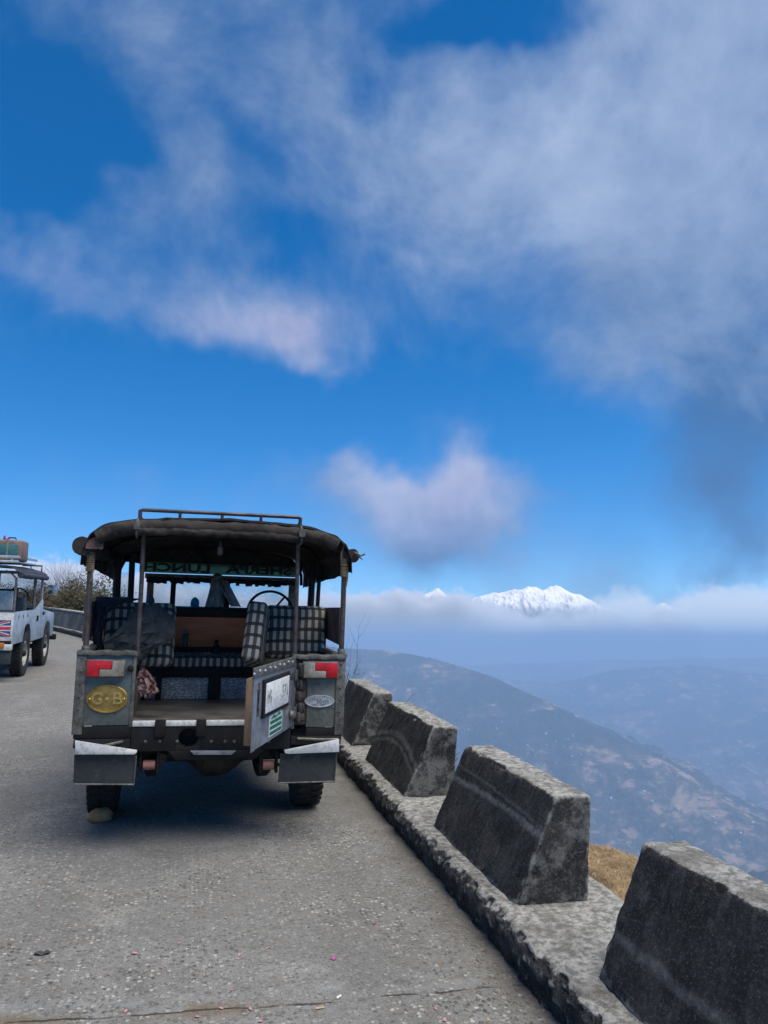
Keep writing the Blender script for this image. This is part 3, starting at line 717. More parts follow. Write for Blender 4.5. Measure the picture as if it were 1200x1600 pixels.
# ------------------------------------------------------------------ parked open-back vehicle
VX, VY = .172, 4.95
def L(px, py, yl=0.0):
    p = onplane(px, py, 1, VY+yl); return Vector((p[0]-VX, yl, p[2]))
def build_jeep():
    root = empty('off_road_vehicle', (VX, VY, 0), 'weathered grey-green open-back off-road vehicle with dark canvas canopy and rear door ajar', 'off-road vehicle', 'old off-road vehicles on the mountain road')
    BODY = mat('grey_green_paint', (.080, .105, .105), (.125, .140, .125), 4.5, .46, .25, bump=.45, bscale=14, dust=(.17, .155, .125), dustamt=.16, band=(.3, .7))
    BODYR = mat('grey_worn_paint', (.105, .115, .100), (.150, .155, .135), 6, .55, .2, bump=.45, bscale=16, dust=(.075, .062, .048), dustamt=.22)
    EDGE = mat('oxidised_trim', (.085, .082, .07), (.16, .155, .135), 22, .6, .4, bump=.3, bscale=90, dust=(.09, .06, .04), dustamt=.18)
    ALU = mat('bare_aluminium', (.42, .44, .48), (.30, .31, .34), 5, .38, .75, bump=.05, bscale=60, dust=(.20, .19, .17), dustamt=.06)
    WHITE = mat('chalky_white', (.62, .62, .61), (.48, .48, .46), 7, .5, .1, dust=(.2, .18, .15), dustamt=.05)
    CANVAS = mat('dark_canvas', (.024, .020, .018), (.046, .039, .034), 5, .95, bump=.45, bscale=30, dust=(.095, .082, .072), dustamt=.14, spec=.2)
    WOOD = mat('varnished_board', (.72, .14, .030), (.80, .20, .045), 2.2, .5, bump=.1, stretch=(1.2, 1, 14))
    RAWW = mat('raw_wood', (.13, .075, .038), (.21, .13, .075), 3, .8, bump=.2, stretch=(6, 6, 1))
    PLAID = plaid_mat('plaid_cloth', .050, .080)
    FLAP = mat('rubber_flap', (.022, .026, .027), (.033, .036, .036), 4, .7, bump=.15, dust=(.14, .125, .10), dustamt=.06)
    RUSTP = mat('brown_panel', (.085, .048, .040), (.13, .082, .074), 6, .55, .2, bump=.1)
    FLOOR = mat('worn_floor', (.10, .094, .084), (.17, .163, .148), 5, .5, .45, bump=.25, bscale=40, dust=(.17, .15, .12), dustamt=.2)
    hw = .806
    # --- rear corner panels, tub sides, floor
    for s, inner, m, zb, zt in ((-1, -.475, BODY, .728, 1.146), (1, .476, BODYR, .705, 1.135)):
        x0, x1 = sorted((s*hw, inner))
        if s > 0: x0 = .575                                        # the hinge post stands inboard of this panel
        rp = G().bb(x0, x1, 0, .012, zb, zt).build('rear_panel', m, root, .002)
        G().bb(x0, x1, -.004, .0, zb-.075, zb-.004).build('lower_rail', BLACK, rp, .002)
        # corner capping strip with rivets
        cs = G().bb(*sorted((s*(hw+.010), s*(hw-.048))), -.010, -.002, zb-.05, zt+.006).bb(*sorted((s*(hw+.010), s*(hw+.002))), -.002, .06, zb-.05, zt+.006)
        cs = cs.build('corner_strip', EDGE, root, .002)
        rv = G()
        for k in range(6): rv.lathe([(-.016, .002), (-.014, .006), (-.010, .007)], (s*(hw-.020), 0, zb+.02+k*.075), 'y', 8)
        rv.build('rivet_row', STEEL, cs)['kind'] = 'stuff'
        iedge = G().bb(*sorted((inner, inner+s*.022)), -.006, .05, zb-.01, zt+.004) if s < 0 else G().bb(.476, .500, -.004, .05, zb-.01, zt+.004)
        iedge.build('door_jamb', EDGE, root, .003)
        # capping on top
        g = G()
        g.slab(lambda u, v: (s*(.472+u*.345), -.022+v*.085, zt+.022+.003*math.sin(u*17+s)+.002*math.sin(u*41)), 16, 4, (0, 0, -.026))
        g.build('top_capping', EDGE, root, .002)
        # side of the tub
        sd = G().prism([(s*hw, .06, .66), (s*hw, .46, .66), (s*hw, .53, .84), (s*hw, .68, .92), (s*hw, 1.1, .92), (s*hw, 1.24, .84), (s*hw, 1.30, .60), (s*hw, 1.36, .60), (s*hw, 1.36, zt), (s*hw, .06, zt)], (-s*.012, 0, 0))
        sd.build('side_panel', BODY, root, .001)
        G().bb(*sorted((s*hw, s*(hw-.05))), .06, 1.40, zt, zt+.024).build('side_capping', EDGE, root, .003)
        # wheel box inside the tub
        G().bb(*sorted((s*.48, s*.79)), .055, 1.25, .757, .96).build('wheel_box', FLOOR, root, .004)
        # mud flap and bright wedge above it
    G().bb(-.79, .79, .02, .92, .733, .755).build('tub_floor', FLOOR, root, .002)
    G().bb(-.79, .79, .921, 1.999, .60, .62).build('cabin_floor', BLACK, root, .002)  # floor, engine, gearbox and tank added unseen to keep light off the ground
    G().bb(-.36, .36, 2.1, 3.2, .48, 1.05).build('engine', BLACK, root, .03)
    G().bb(-.22, .20, 1.2, 2.0, .36, .58).build('gearbox', BLACK, root, .05)
    G().bb(.30, .74, 1.25, 1.95, .40, .585).build('fuel_tank', BLACK, root, .03)
    def quad_plate(name, pts, m, yl, th, bev=.001, parent=root):
        return G().prism([L(px, py, yl) for px, py in pts], (0, th, 0)).build(name, m, parent, bev)
    # wedges are folded plates that stand out from the flaps
    def wedge(pts):
        f = [L(px, py, -.075) for px, py in pts]; b = [L(px, py, -.075)+Vector((0, .07, -.012 if py < 1174 else .004)) for px, py in pts]
        g = G(); n = len(f); g.add(f+b, [tuple(range(n)), tuple(range(n, 2*n))[::-1]]+[(i, n+i, n+(i+1) % n, (i+1) % n) for i in range(n)])
        return g.build('bright_wedge', WHITE, root, .002)
    wedge([(117, 1157), (117.5, 1179), (210, 1179), (213.5, 1176), (212, 1172)])
    wedge([(445, 1172), (445, 1177), (450, 1178), (530, 1175), (530, 1155)])
    def flap(pts, lab):
        c = [L(px, py, -.045) for px, py in pts]
        g = G(); g.slab(lambda u, v: c[0].lerp(c[1], u).lerp(c[3].lerp(c[2], u), v)+Vector((0, .012*math.sin(v*2.2+u)+.01*v*v, 0)), 10, 8, (0, .009, 0))
        f = g.build('mud_flap', FLAP, root)
        e = G()
        b0, b1 = c[3], c[2]
        e.tube([b0+Vector((.004, -.002, .006)), (b0+b1)/2+Vector((0, .008, .005)), b1+Vector((-.004, .008, .006))], .005, 6)
        e.tube([c[1]+Vector((-.004, -.003, -.004)), (c[1]+b1)/2+Vector((-.004, .003, 0)), b1+Vector((-.004, .008, .006))], .004, 6)
        e.build('flap_hem', EDGE, f)
    flap([(116, 1179), (214, 1180), (210, 1228), (113.5, 1227)], '')
    flap([(438, 1178), (527, 1175), (524, 1223), (435, 1225)], '')
    # dark angle irons between the panel and the wedge
    for s in (-1, 1):
        G().bb(*sorted((s*.48, s*.80)), -.02, .05, .600, .650).bb(*sorted((s*.49, s*.79)), .05, .08, .50, .69).build('bracket_iron', BLACK, root, .004)
        g = G(); g.tube([(s*.78, -.03, .632), (s*.66, -.036, .622+.012*s), (s*.52, -.03, .640)], .008, 6)
        g.build('bent_rod', EDGE, root)
    # --- sill strip, cross member, tow plate
    for a, b in ((-.475, -.345), (-.282, -.10), (-.045, .47)):
        G().bb(a, b, -.018, .02, .722, .752).build('sill_strip', WHITE, root, .003)
    for xx in (-.313, -.072):
        G().bb(xx-.03, xx+.03, -.03, .02, .66, .757).build('latch_bracket', BLACK, root, .004)
    n = 20
    cm = G()                                        # cross member with a round power-take-off hole
    c0 = L(294, 1153, -.012); hr = .058; x0, x1, z0, z1 = -.478, .478, .575, .719
    def sq(a):
        ca, sa = math.cos(a), math.sin(a); k = .072/max(abs(ca), abs(sa)); return (c0.x+ca*k, c0.z+sa*k)
    ring, outr = [], []
    for k in range(n):
        a = 2*math.pi*k/n+math.pi/n; ring.append((c0.x+hr*math.cos(a), c0.z+hr*math.sin(a))); outr.append(sq(a))
    vs = [(x, -.012, z) for x, z in ring]+[(x, -.012, z) for x, z in outr]+[(x, .10, z) for x, z in ring]
    cm.add(vs, [(k, (k+1) % n, n+(k+1) % n, n+k) for k in range(n)]+[(k, 2*n+k, 2*n+(k+1) % n, (k+1) % n) for k in range(n)])
    cm.bb(x0, c0.x-.072, -.012, .08, z0, z1).bb(c0.x+.072, x1, -.012, .08, z0, z1)
    cm.bb(c0.x-.0719, c0.x+.0719, -.012, .08, c0.z+.072, z1).bb(c0.x-.0719, c0.x+.0719, -.012, .08, z0, c0.z-.072)
    cmo = cm.build('cross_member', BLACK, root, .003)
    G().bb(c0.x-.08, c0.x+.08, .1, .11, c0.z-.08, c0.z+.08).build('hole_back', BLACK, cmo)
    G().prism([(-.26, -.016, .574), (-.21, -.016, .520), (.27, -.016, .520), (.32, -.016, .574)], (0, .05, 0)).build('tow_plate', BLACK, root, .003)
    bl = [L(297, 1173, -.03), L(303, 1179.5, -.03), L(362, 1179.5, -.03), L(369, 1173, -.03)]
    G().prism(bl, (0, .012, 0)).build('step_blade', ALU, root, .002)
    bt = G()
    for px in (228, 250, 277, 330, 352, 366, 402, 420): bt.lathe([(-.022, .006), (-.02, .010), (-.011, .011)], (L(px, 1155 if px % 4 else 1147, 0).x, 0, L(px, 1158, 0).z), 'y', 6)
    bt.build('bolt_row', STEEL, cmo)['kind'] = 'stuff'
    # --- running gear
    for s, px in ((-1, 233), (1, 419)):
        c = L(px, 1195, .05)
        b = G().lathe([(-.036, .026), (-.034, .030), (.034, .030), (.036, .026)], c, 'x', 16).build('spring_bush', mat('pink_bush', (.30, .13, .105), (.22, .09, .07), 10, .7), root)
        sh = G().bb(c.x-.058, c.x-.042, .02, .09, c.z-.045, .60).bb(c.x+.042, c.x+.058, .02, .09, c.z-.045, .60).lathe([(-.07, .013), (.07, .013)], c, 'x', 10)
        sh.build('shackle', BLACK, root, .003)
        ls = G()
        for k in range(6):
            hl = .62-.08*k
            ls.slab(lambda u, v: (c.x-.03+v*.06, .68+(u*2-1)*hl, c.z-.028*k-.01+.10*((u*2-1)*hl/.62)**2-.1+.0*k+.035*k*.5), 10, 2, (0, 0, -.012))
        ls.build('leaf_spring', BLACK, root)
    ax = G().lathe([(-.70, .045), (-.2, .05), (-.15, .09), (-.08, .15), (.0, .155), (.08, .14), (.15, .09), (.2, .05), (.70, .045)], (.06, .90, .37), 'x', 20)
    ax.build('rear_axle', mat('dusty_brown_iron', (.060, .045, .032), (.10, .078, .056), 8, .8, .2), root)
    G().lathe([(-.70, .045), (.70, .045)], (0, 3.10, .37), 'x', 14).build('front_axle', BLACK, root)
    for s in (-1, 1): G().bb(s*.42-.04, s*.42+.04, .08, 3.4, .50, .60).build('chassis_rail', BLACK, root)
    G().tube([(-.30, .35, .46), (-.30, .9, .45), (-.25, 1.6, .46)], .03, 10).build('exhaust_pipe', RUSTY, root)
    RIMM = mat('rim_grey', (.16, .16, .15), (.09, .085, .08), 9, .55, .2)
    for s, x in ((-1, -.685), (1, .715)):
        wheel(root, (x, .90, .368), s, RIMM); wheel(root, (x, 3.10, .368), s, RIMM)
    # --- lamps
    RED = mat('red_lens', (.52, .012, .020), (.36, .008, .014), 20, .16, bump=.1, bscale=200); CLR = mat('clear_lens', (.27, .245, .195), (.17, .15, .12), 16, .25, bump=.1, bscale=200, dust=(.07, .055, .04), dustamt=.08)
    def lamp(px0, px1, py0, py1, left):
        a, b = L(px0, py1, -.05), L(px1, py0, -.05); x0, x1, z0, z1 = a.x, b.x, a.z, b.z; w = x1-x0; h = z1-z0
        t = G().bb(x0-.006, x1+.006, -.030, -.001, z0-.006, z1+.006).build('tail_light', EDGE, root, .006)
        if left:
            rr = [(x0, z0), (x0+.33*w, z0), (x0+.33*w, z0+.48*h), (x0+.66*w, z0+.48*h), (x0+.66*w, z1), (x0, z1)]
            cc = [(x0+.34*w, z0), (x1, z0), (x1, z1), (x0+.67*w, z1), (x0+.67*w, z0+.46*h), (x0+.34*w, z0+.46*h)]
        else:
            rr = [(x1, z0), (x1-.33*w, z0), (x1-.33*w, z0+.48*h), (x1-.66*w, z0+.48*h), (x1-.66*w, z1), (x1, z1)]
            cc = [(x1-.34*w, z0), (x0, z0), (x0, z1), (x1-.67*w, z1), (x1-.67*w, z0+.46*h), (x1-.34*w, z0+.46*h)]
        G().prism([(x, -.052, z) for x, z in rr], (0, .02, 0)).build('red_lens', RED, t, .003)
        G().prism([(x, -.052, z) for x, z in cc], (0, .02, 0)).build('clear_lens', CLR, t, .004)
    lamp(134.5, 195, 1033, 1057, True); lamp(474.5, 528, 1036, 1059, False)
    k = G().lathe([(-.03, .006), (-.026, .016), (-.004, .02), (0, .02)], L(204, 1044.5, 0), 'y', 14); k.build('socket', BLACK, root)
    # --- oval plaques
    def oval(cpx, w, h, m, nm, lab):
        c = L(*cpx, -.004); g = G(); n = 40
        def ring(k, y): return [(c.x+w/2*k*math.cos(2*math.pi*i/n), y, c.z+h/2*k*math.sin(2*math.pi*i/n)) for i in range(n)]
        rs = [ring(1, -.001), ring(1, -.009), ring(.97, -.012), ring(.90, -.012), ring(.88, -.007), ring(.02, -.007)]
        g.add([p for r in rs for p in r], [(i*n+q, i*n+(q+1) % n, (i+1)*n+(q+1) % n, (i+1)*n+q) for i in range(5) for q in range(n)]+[tuple(5*n+q for q in range(n))])
        o = g.build(nm, m, root, smooth=25); o['label'] = lab
        return o, c
    GOLD = mat('brass', (.46, .30, .085), (.34, .21, .055), 9, .38, .75, bump=.15, bscale=90, dust=(.20, .13, .05), dustamt=.1)
    GOLD2 = mat('brass_letter', (.62, .45, .17), (.50, .35, .12), 12, .35, .75)
    o, c = oval((167.5, 1092), .238, .166, GOLD, 'brass_plaque', 'oval brass plaque with raised letters G and B')
    def put(t, x, z, y=-.011): t.location = (x, y, z); t.rotation_euler = (rad(90), 0, 0)
    put(text_mesh('G', .098, GOLD2, 'lettering', o, .004, bold=.001, width=.060), c.x-.058, c.z)
    put(text_mesh('B', .098, GOLD2, 'lettering', o, .004, bold=.001, width=.056), c.x+.058, c.z)
    st = G()
    for x, r in ((-.098, .006), (0, .011), (.098, .006)): st.lathe([(-.018, r*.5), (-.016, r), (-.007, r)], (c.x+x, 0, c.z), 'y', 10)
    st.build('stud', GOLD2, o)['kind'] = 'stuff'
    SILV = mat('silver_badge', (.66, .67, .66), (.52, .52, .50), 10, .35, .6); 
    o, c = oval((499, 1095.5), .194, .078, SILV, 'silver_plaque', 'oval silver badge with raised lettering')
    LET = mat('badge_letter', (.20, .21, .20), (.13, .13, .12), 10, .5, .3)
    put(text_mesh('LAND', .030, LET, 'lettering', o, .0015, width=.075), c.x-.030, c.z+.013, -.0085)
    put(text_mesh('ROVER', .030, LET, 'lettering', o, .0015, width=.080), c.x+.022, c.z-.004, -.0085)
    for w_, x_, k_ in (('SOLIHULL', -.032, .036), ('ENGLAND', .024, .032)): put(text_mesh(w_, .012, LET, 'lettering', o, .001, width=k_), c.x+x_, c.z-.022, -.0085)
    # --- hinge post clutter right of the opening
    cl = G(); r_ = random.Random(3)
    cl.bb(.50, .572, .004, .04, .72, 1.13)
    hp = cl.build('hinge_post', mat('greasy_rust', (.045, .028, .020), (.085, .06, .045), 16, .8, .2, bump=.6, bscale=60), root, .003)
    for z in (.77, .83, .90, .97, 1.05):
        G().lathe([(-.03, .016), (.03, .016)], (.53+r_.uniform(-.012, .012), -.012, z), 'z', 10).bb(.505, .56, -.010, .004, z-.02, z+.02).build('hinge', RUSTY, hp, .003)
    G().bb(.51, .565, -.02, .0, 1.075, 1.105).build('hasp', STEEL, hp, .003)
    build_rear_door(root, ALU, RAWW, BLACK, EDGE, STEEL)
    # --- canopy poles and straps
    def pole(px0, py0, px1, py1, yl=.01, r=.0155, nm='canopy_pole', m=RUSTY):
        a, b = L(px0, py0, yl), L(px1, py1, yl)
        p = G().tube([a, a.lerp(b, .5)+Vector((.002, 0, 0)), b], r, 10).build(nm, m, root)
        return p, a, b
    for q in ((133.5, 1022, 143, 850), (533, 1026, 538.5, 862)):
        p, a, b = pole(*q, r=.0175)
        G().bb(a.x-.035, a.x+.035, -.02, .05, a.z-.002, a.z+.018).lathe([(a.z+.018, .026), (a.z+.05, .024)], (a.x, .01, 0), 'z', 12).build('pole_foot', EDGE, p, .003)
        rp = G()
        for k in range(9):
            z = b.z-.16+k*.013+random.uniform(-.003, .003)
            rp.torus((a.x+(b.x-a.x)*.9, .01, z), .0205, .0065, 'z', 14, 6)
        rp.tube([(b.x-.02, .0, b.z-.08), (b.x-.025, -.01, b.z-.02), (b.x-.01, -.015, b.z+.04)], .007, 6)
        rp.tube([(b.x+.02, .0, b.z-.10), (b.x+.02, -.012, b.z-.17), (b.x+.012, -.012, b.z-.23)], .006, 6)
        rp.build('rope_tie', mat('sisal_rope', (.13, .095, .055), (.20, .15, .09), 40, .95), p)
    pole(214.5, 1024, 225, 830, r=.014); pole(460, 1026, 466, 842, r=.014)
    for x, rr in ((-.70, .028), (-.60, .022), (.72, .026), (.775, .016)):
        G().tube([(x, 1.0, 1.15), (x+.012*math.copysign(1, x), 1.0, 1.80)], rr, 10).build('hoop_post', BLACK, root)
    # --- canvas roof
    sec = [(-.83, 1.70), (-.826, 1.79), (-.79, 1.868), (-.72, 1.922), (-.56, 1.962), (-.32, 1.990), (0, 2.004), (.32, 1.992), (.56, 1.966), (.72, 1.928), (.79, 1.868), (.826, 1.79), (.83, 1.70)]
    sx = np.array(sec)
    def roof(u, v):
        t = u*(len(sec)-1); i = min(int(t), len(sec)-2); f = t-i
        x = sec[i][0]*(1-f)+sec[i+1][0]*f; z = sec[i][1]*(1-f)+sec[i+1][1]*f
        y = -.05+v*2.12
        sag = .016*math.sin(v*math.pi*3)**2*(1-abs(x)/.85)+.012*mnoise.fractal(Vector((x*3.1, y*3.1, z*3)), .9, 2, 4)+.005*mnoise.fractal(Vector((x*12, y*10, z*9)), .8, 2, 3)
        side = .014*mnoise.noise(Vector((x, y*4, z*5))) if abs(x) > .7 else 0
        fx = 1-.05*max(0, v-.55)
        return (x*fx+side*.5, y, z-sag-.12*max(0, v-.5)-(.03*min(1, v*2) if z < 1.75 else 0))
    rf = G().slab(roof, 60, 60, (0, 0, -.014)).build('canopy', CANVAS, root, smooth=60)
    rf['label'] = 'dusty dark canvas canopy with rolled edges'
    def roll(pts, r0, nm='rolled_flap', n=60, m=CANVAS, par=rf, ns=16):
        g = G(); P_ = [Vector(p) for p in pts]; out = []; rs = []
        for i in range(n):
            t = i/(n-1)*(len(P_)-1); k = min(int(t), len(P_)-2); f = t-k
            out.append(P_[k].lerp(P_[k+1], f)); rs.append(r0*(1+.07*mnoise.noise(Vector((i*.35, r0*50, 1)))+.1*mnoise.noise(Vector((i*1.1, 3, 7)))))
        g.tube(out, r0, ns, True, rs)
        vv = []
        for p in g.v:
            q = Vector(p); vv.append(q+Vector((0, mnoise.noise(q*22)*.008, mnoise.noise(q*22+Vector((5, 5, 5)))*.010)))
        g.v = vv
        return g.build(nm, m, par, smooth=60)
    pts = [L(px, py, -.055) for px, py in ((152, 840), (180, 828), (215, 823), (260, 823), (320, 825), (400, 829), (470, 835), (505, 841), (527, 852))]
    roll(pts, .043)
    roll([p+Vector((0, -.022, -.030)) for p in pts[2:7]], .026)
    for i in (2, 6):                                # straps that hold the roll
        s_ = G().torus(pts[i]+Vector((0, 0, -.008)), .056, .008, 'x', 22, 5)
        s_.bb(pts[i].x-.018, pts[i].x+.018, -.125, -.108, pts[i].z-.02, pts[i].z+.03); s_.build('strap', EDGE, rf)
    # side rolls, end-on towards the camera
    a = L(128, 853, -.03); b = L(551, 868, -.02)
    roll([a, a+Vector((.0, .5, .0)), a+Vector((.01, 1.1, -.01)), a+Vector((.03, 1.9, 0))], .055, 'side_roll')
    roll([b, b+Vector((-.01, .5, .01)), b+Vector((-.01, 1.2, .0)), b+Vector((-.03, 1.9, 0))], .045, 'side_roll')
    tw = G(); tw.tube([b+Vector((.01, -.01, .02)), b+Vector((.05, -.03, .0)), b+Vector((.075, -.03, .012))], .007, 6); tw.tube([b+Vector((.03, -.02, 0)), b+Vector((.06, -.03, -.025))], .005, 6)
    tw.build('loose_tie', EDGE, rf)
    eave = mat('faded_lining', (.16, .085, .065), (.10, .06, .05), 8, .9)
    g = G(); g.slab(lambda u, v: (-.805+.10*u, -.052+.02*v, 1.775+.05*v+.045*u*v+.003*math.sin(u*20)), 8, 6, (0, .006, 0)); g.build('gusset', eave, rf)
    # front header and inner valance darkening edge, roof hoops
    for yl in (.02, 1.0, 1.98):
        g = G(); g.tube([(x*.96*(1-.02*(yl > 1.5)), yl, z-.034-.12*max(0, yl/2.12-.5)) for x, z in sec], .014, 8); g.build('roof_hoop', BLACK, root)
    # --- roof rack rail
    ra, rb_ = L(219.5, 796.5, .18), L(469.5, 808.5, .18)
    def lift(p, dz): return Vector((p.x, p.y, p.z+dz))
    rk = G(); rk.tube([lift(ra, -.075), lift(ra, -.004), ra+Vector((.012, 0, 0)), rb_+Vector((-.012, 0, 0)), lift(rb_, -.004), lift(rb_, -.075)], .0125, 8)
    for f in (.24, .5, .745): 
        p = ra.lerp(rb_, f); rk.tube([p, lift(p, -.08)], .010, 8)
    for e in (ra, rb_): rk.tube([lift(e, -.04), lift(e, -.04)+Vector((0, 1.5, -.03))], .010, 8)
    rk.tube([ra+Vector((0, 1.5, -.07)), rb_+Vector((0, 1.5, -.07))], .010, 8)
    rk.build('roof_rack', mat('rack_tube', (.035, .030, .034), (.07, .06, .062), 12, .5, .4), root)
    # --- interior
    yS = .60
    def cushion(name, c, d, m=PLAID, rot=None, bev=.03, par=root):
        o = G().box((0, 0, 0), d).build(name, m, par, bev, 3, 60); o.location = c
        if rot: o.rotation_euler = rot
        return o
    a, b = L(411, 1030, yS), L(513, 948, yS); cushion('seat_back', ((a.x+b.x)/2, yS+.06, (a.z+b.z)/2), (b.x-a.x, .12, b.z-a.z), rot=(rad(-7), 0, 0), bev=.045)
    a, b = L(157, 1042, yS), L(276, 943, yS); cushion('seat_back', ((a.x+b.x)/2, yS+.06, (a.z+b.z)/2), (b.x-a.x, .12, b.z-a.z), rot=(rad(-7), 0, 0), bev=.045)
    c = L(400, 992, .48); s2 = cushion('tilted_cushion', c, (.13, .36, .40), rot=(rad(-14), rad(4), rad(-10)), bev=.03); s2['label'] = 'plaid seat cushion tipped on its side'
    a, b = L(268, 1043, .92), L(388, 1026, .92); cushion('middle_cushion', ((a.x+b.x)/2, .98, (a.z+b.z)/2), (b.x-a.x+.05, .18, b.z-a.z), bev=.015)
    a, b = L(250, 1058, .93), L(395, 1043, .93); G().bb(a.x, b.x, .90, 1.25, a.z, b.z-.003).build('seat_box', BLACK, root, .004)
    DIA = diamond_mat()
    a, b = L(255, 1091, .93), L(395, 1058, .93); G().bb(-.46, .46, .925, .94, .757, b.z).build('tread_plate', DIA, root, .002)
    a, b = L(268, 1026, 1.2), L(388, 1017, 1.2); G().bb(a.x, b.x+.05, 1.2, 1.215, a.z-.06, b.z+.004).build('tread_plate', DIA, root, .002)
    for px in (247, 334): 
        a = L(px, 1090, .91); G().bb(a.x-.02 if px < 300 else a.x-.045, a.x+.02 if px < 300 else a.x+.045, .895, .922, .757, .93).build('seat_leg', BLACK, root, .004)
    a, b = L(270, 1018, 1.15), L(388, 1012, 1.15); G().bb(a.x, b.x+.08, 1.13, 1.17, a.z, b.z).build('cross_rail', BLACK, root, .006)
    a, b = L(272, 1013, 1.35), L(388, 962, 1.35); bd = G().bb(a.x-.3, b.x+.3, 1.35, 1.37, a.z-.03, b.z).build('wooden_panel', WOOD, root, .003)
    a, b = L(268, 963, 1.36), L(390, 952, 1.36); G().bb(a.x-.35, b.x+.42, 1.33, 1.95, a.z, b.z).build('dashboard', BLACK, root, .01)
    a = L(338, 1013, 1.1); G().lathe([(a.z-.04, .03), (a.z+.01, .028), (a.z+.03, .012), (a.z+.06, .018), (a.z+.065, .01)], (a.x, 1.1, 0), 'z', 12).build('gear_knob', BLACK, root)
    # steering wheel
    c = L(422.5, 957, 1.25); sw = G().torus((0, 0, 0), .180, .011, 'z', 40, 8)
    for k in range(3):
        t = rad(50+120*k); sw.tube([(0, 0, -.03), (.18*math.cos(t), .18*math.sin(t), 0)], .009, 6)
    sw.lathe([(-.25, .018), (-.05, .018), (-.04, .035), (0, .03)], (0, 0, 0), 'z', 12)
    o = sw.build('steering_wheel', BLACK, root); o.location = c; o.rotation_euler = (rad(68), 0, 0)
    # windscreen
    yw = 1.98
    FR = mat('peeling_frame', (.19, .16, .14), (.09, .06, .05), 14, .8, bump=.3, dust=(.30, .28, .26), dustamt=.15)
    fr = G()
    a, b = L(238, 958, yw), L(452, 903, yw); x0, x1, z0, z1 = a.x-.03, b.x+.03, a.z, b.z
    wf = G().bb(x0-.05, x1+.05, yw, yw+.04, z1-.045, z1).build('windscreen_frame', FR, root, .004)
    for x in (x0, x1): G().bb(x-.028, x+.028, yw, yw+.04, z0, z1-.046).build('frame_post', FR, wf, .004)
    for px in (270, 350, 355): 
        x = L(px, 930, yw).x; G().bb(x-.022, x+.022, yw+.002, yw+.038, z0, z1-.046).build('frame_post', BLACK if px != 350 else FR, wf, .004)
    G().bb(x0-.05, x1+.05, yw-.02, yw+.05, z0-.04, z0).build('frame_sill', BLACK, wf, .004)
    xm = L(352, 930, yw).x
    for p0, p1 in ((x0+.03, xm-.03), (xm+.03, x1-.03)): G().bb(p0, p1, yw+.018, yw+.022, z0+.001, z1-.047).build('pane', GLASS, wf)
    # ragged dark fringe below the header
    g = G(); r_ = random.Random(5)
    for i in range(46):
        x = x0-.02+(x1-x0+.04)*i/45; hh = .030+r_.uniform(-.012, .014); g.bb(x-.016, x+.016, yw-.012, yw-.004, z1-.045-hh, z1-.03)
    g.build('fringe', BLACK, wf)
    G().slab(lambda u, v: (-.78+1.56*u, 1.975+.01*math.sin(u*30), z1+.082-.034*min(1, max(0, u*3-1.3))+.008*math.sin(u*37)+v*(1.965-.13*abs(u*2-1)**3-z1-.082)), 30, 6, (0, .008, 0)).build('front_valance', CANVAS, rf)
    # sun strip with mirrored lettering above the screen
    GRN = thin_mat('green_strip', (.38, .56, .43), (.30, .46, .35), 6, .7); INK = mat('dark_green_letters', (.006, .020, .012), (.010, .026, .015), 8, .6)
    a, b = L(217, 899.5, yw-.03), L(461, 908, yw-.03); zt_ = L(240, 884, yw-.03).z
    sp = G().bb(a.x, b.x, yw-.02, yw-.014, z1+.006, z1+.098).build('sun_strip', GRN, root)
    t = text_mesh('SHERPA', .105, INK, 'lettering', sp, .002, True, .004, .58); t.location = (b.x-.32, yw-.024, z1+.056); t.rotation_euler = (rad(90), 0, 0)
    t = text_mesh('LUNCH', .095, INK, 'lettering', sp, .002, True, .004, .56); t.location = (a.x+.31, yw-.024, z1+.050); t.rotation_euler = (rad(90), 0, 0)
    # bonnet-edge lettering seen through the glass from behind
    for wd_, dx_, wl in (('LAND', .31, .42), ('ROVER', -.24, .52)):
        t = text_mesh(wd_, .075, BLACK, 'lettering', wf, .002, True, .003, wl); t.location = ((x0+x1)/2+dx_, yw+.026, z0+.030); t.rotation_euler = (rad(90), 0, 0)
    # bulkhead, bonnet, wings, front doors, side boards
    G().bb(-.76, .76, 2.0, 2.03, .62, z0-.041).build('bulkhead', BODY, root, .004)
    G().bb(-.50, .50, 2.031, 3.28, 1.08, 1.16).build('bonnet', BODY, root, .02)
    G().bb(-.48, .48, 3.23, 3.27, .62, 1.07).build('grille', BLACK, root, .01)
    for s in (-1, 1):
        G().prism([(s*.79, 2.035, .60), (s*.79, 2.60, .60), (s*.79, 2.66, .82), (s*.79, 2.82, .93), (s*.79, 3.22, .93), (s*.79, 3.36, .82), (s*.79, 3.40, .66), (s*.79, 3.40, 1.06), (s*.79, 2.035, 1.10)], (-s*.27, 0, 0)).build('front_wing', BODY, root, .006)
        d = G().bb(*sorted((s*.80, s*.765)), 1.41, 1.99, .62, 1.15).build('front_door', BODY, root, .006)
        a = L(535, 939, .12) if s > 0 else L(143, 925, .12); zt2 = 1.445
        G().prism([(s*.815, .16, 1.21), (s*.815, 1.35, 1.235), (s*.815, 1.35, 1.43), (s*.815, .16, 1.46)], (-s*.018, 0, 0)).build('side_board', RUSTP, root, .003)
    # grey mirror / light beyond
    G().bb(-.78, .78, 3.42, 3.52, .52, .62).build('front_bumper', BLACK, root, .006)
    # hanging lantern under the roof and curtain gathered on the screen pillar
    c = L(344, 860, .5)
    G().lathe([(c.z-.035, .008), (c.z-.028, .019), (c.z+.018, .019), (c.z+.026, .012), (c.z+.06, .004)], (c.x, .5, 0), 'z', 12).build('cabin_lamp', mat('dull_glass', (.12, .12, .12), (.2, .2, .2), 30, .3), root)
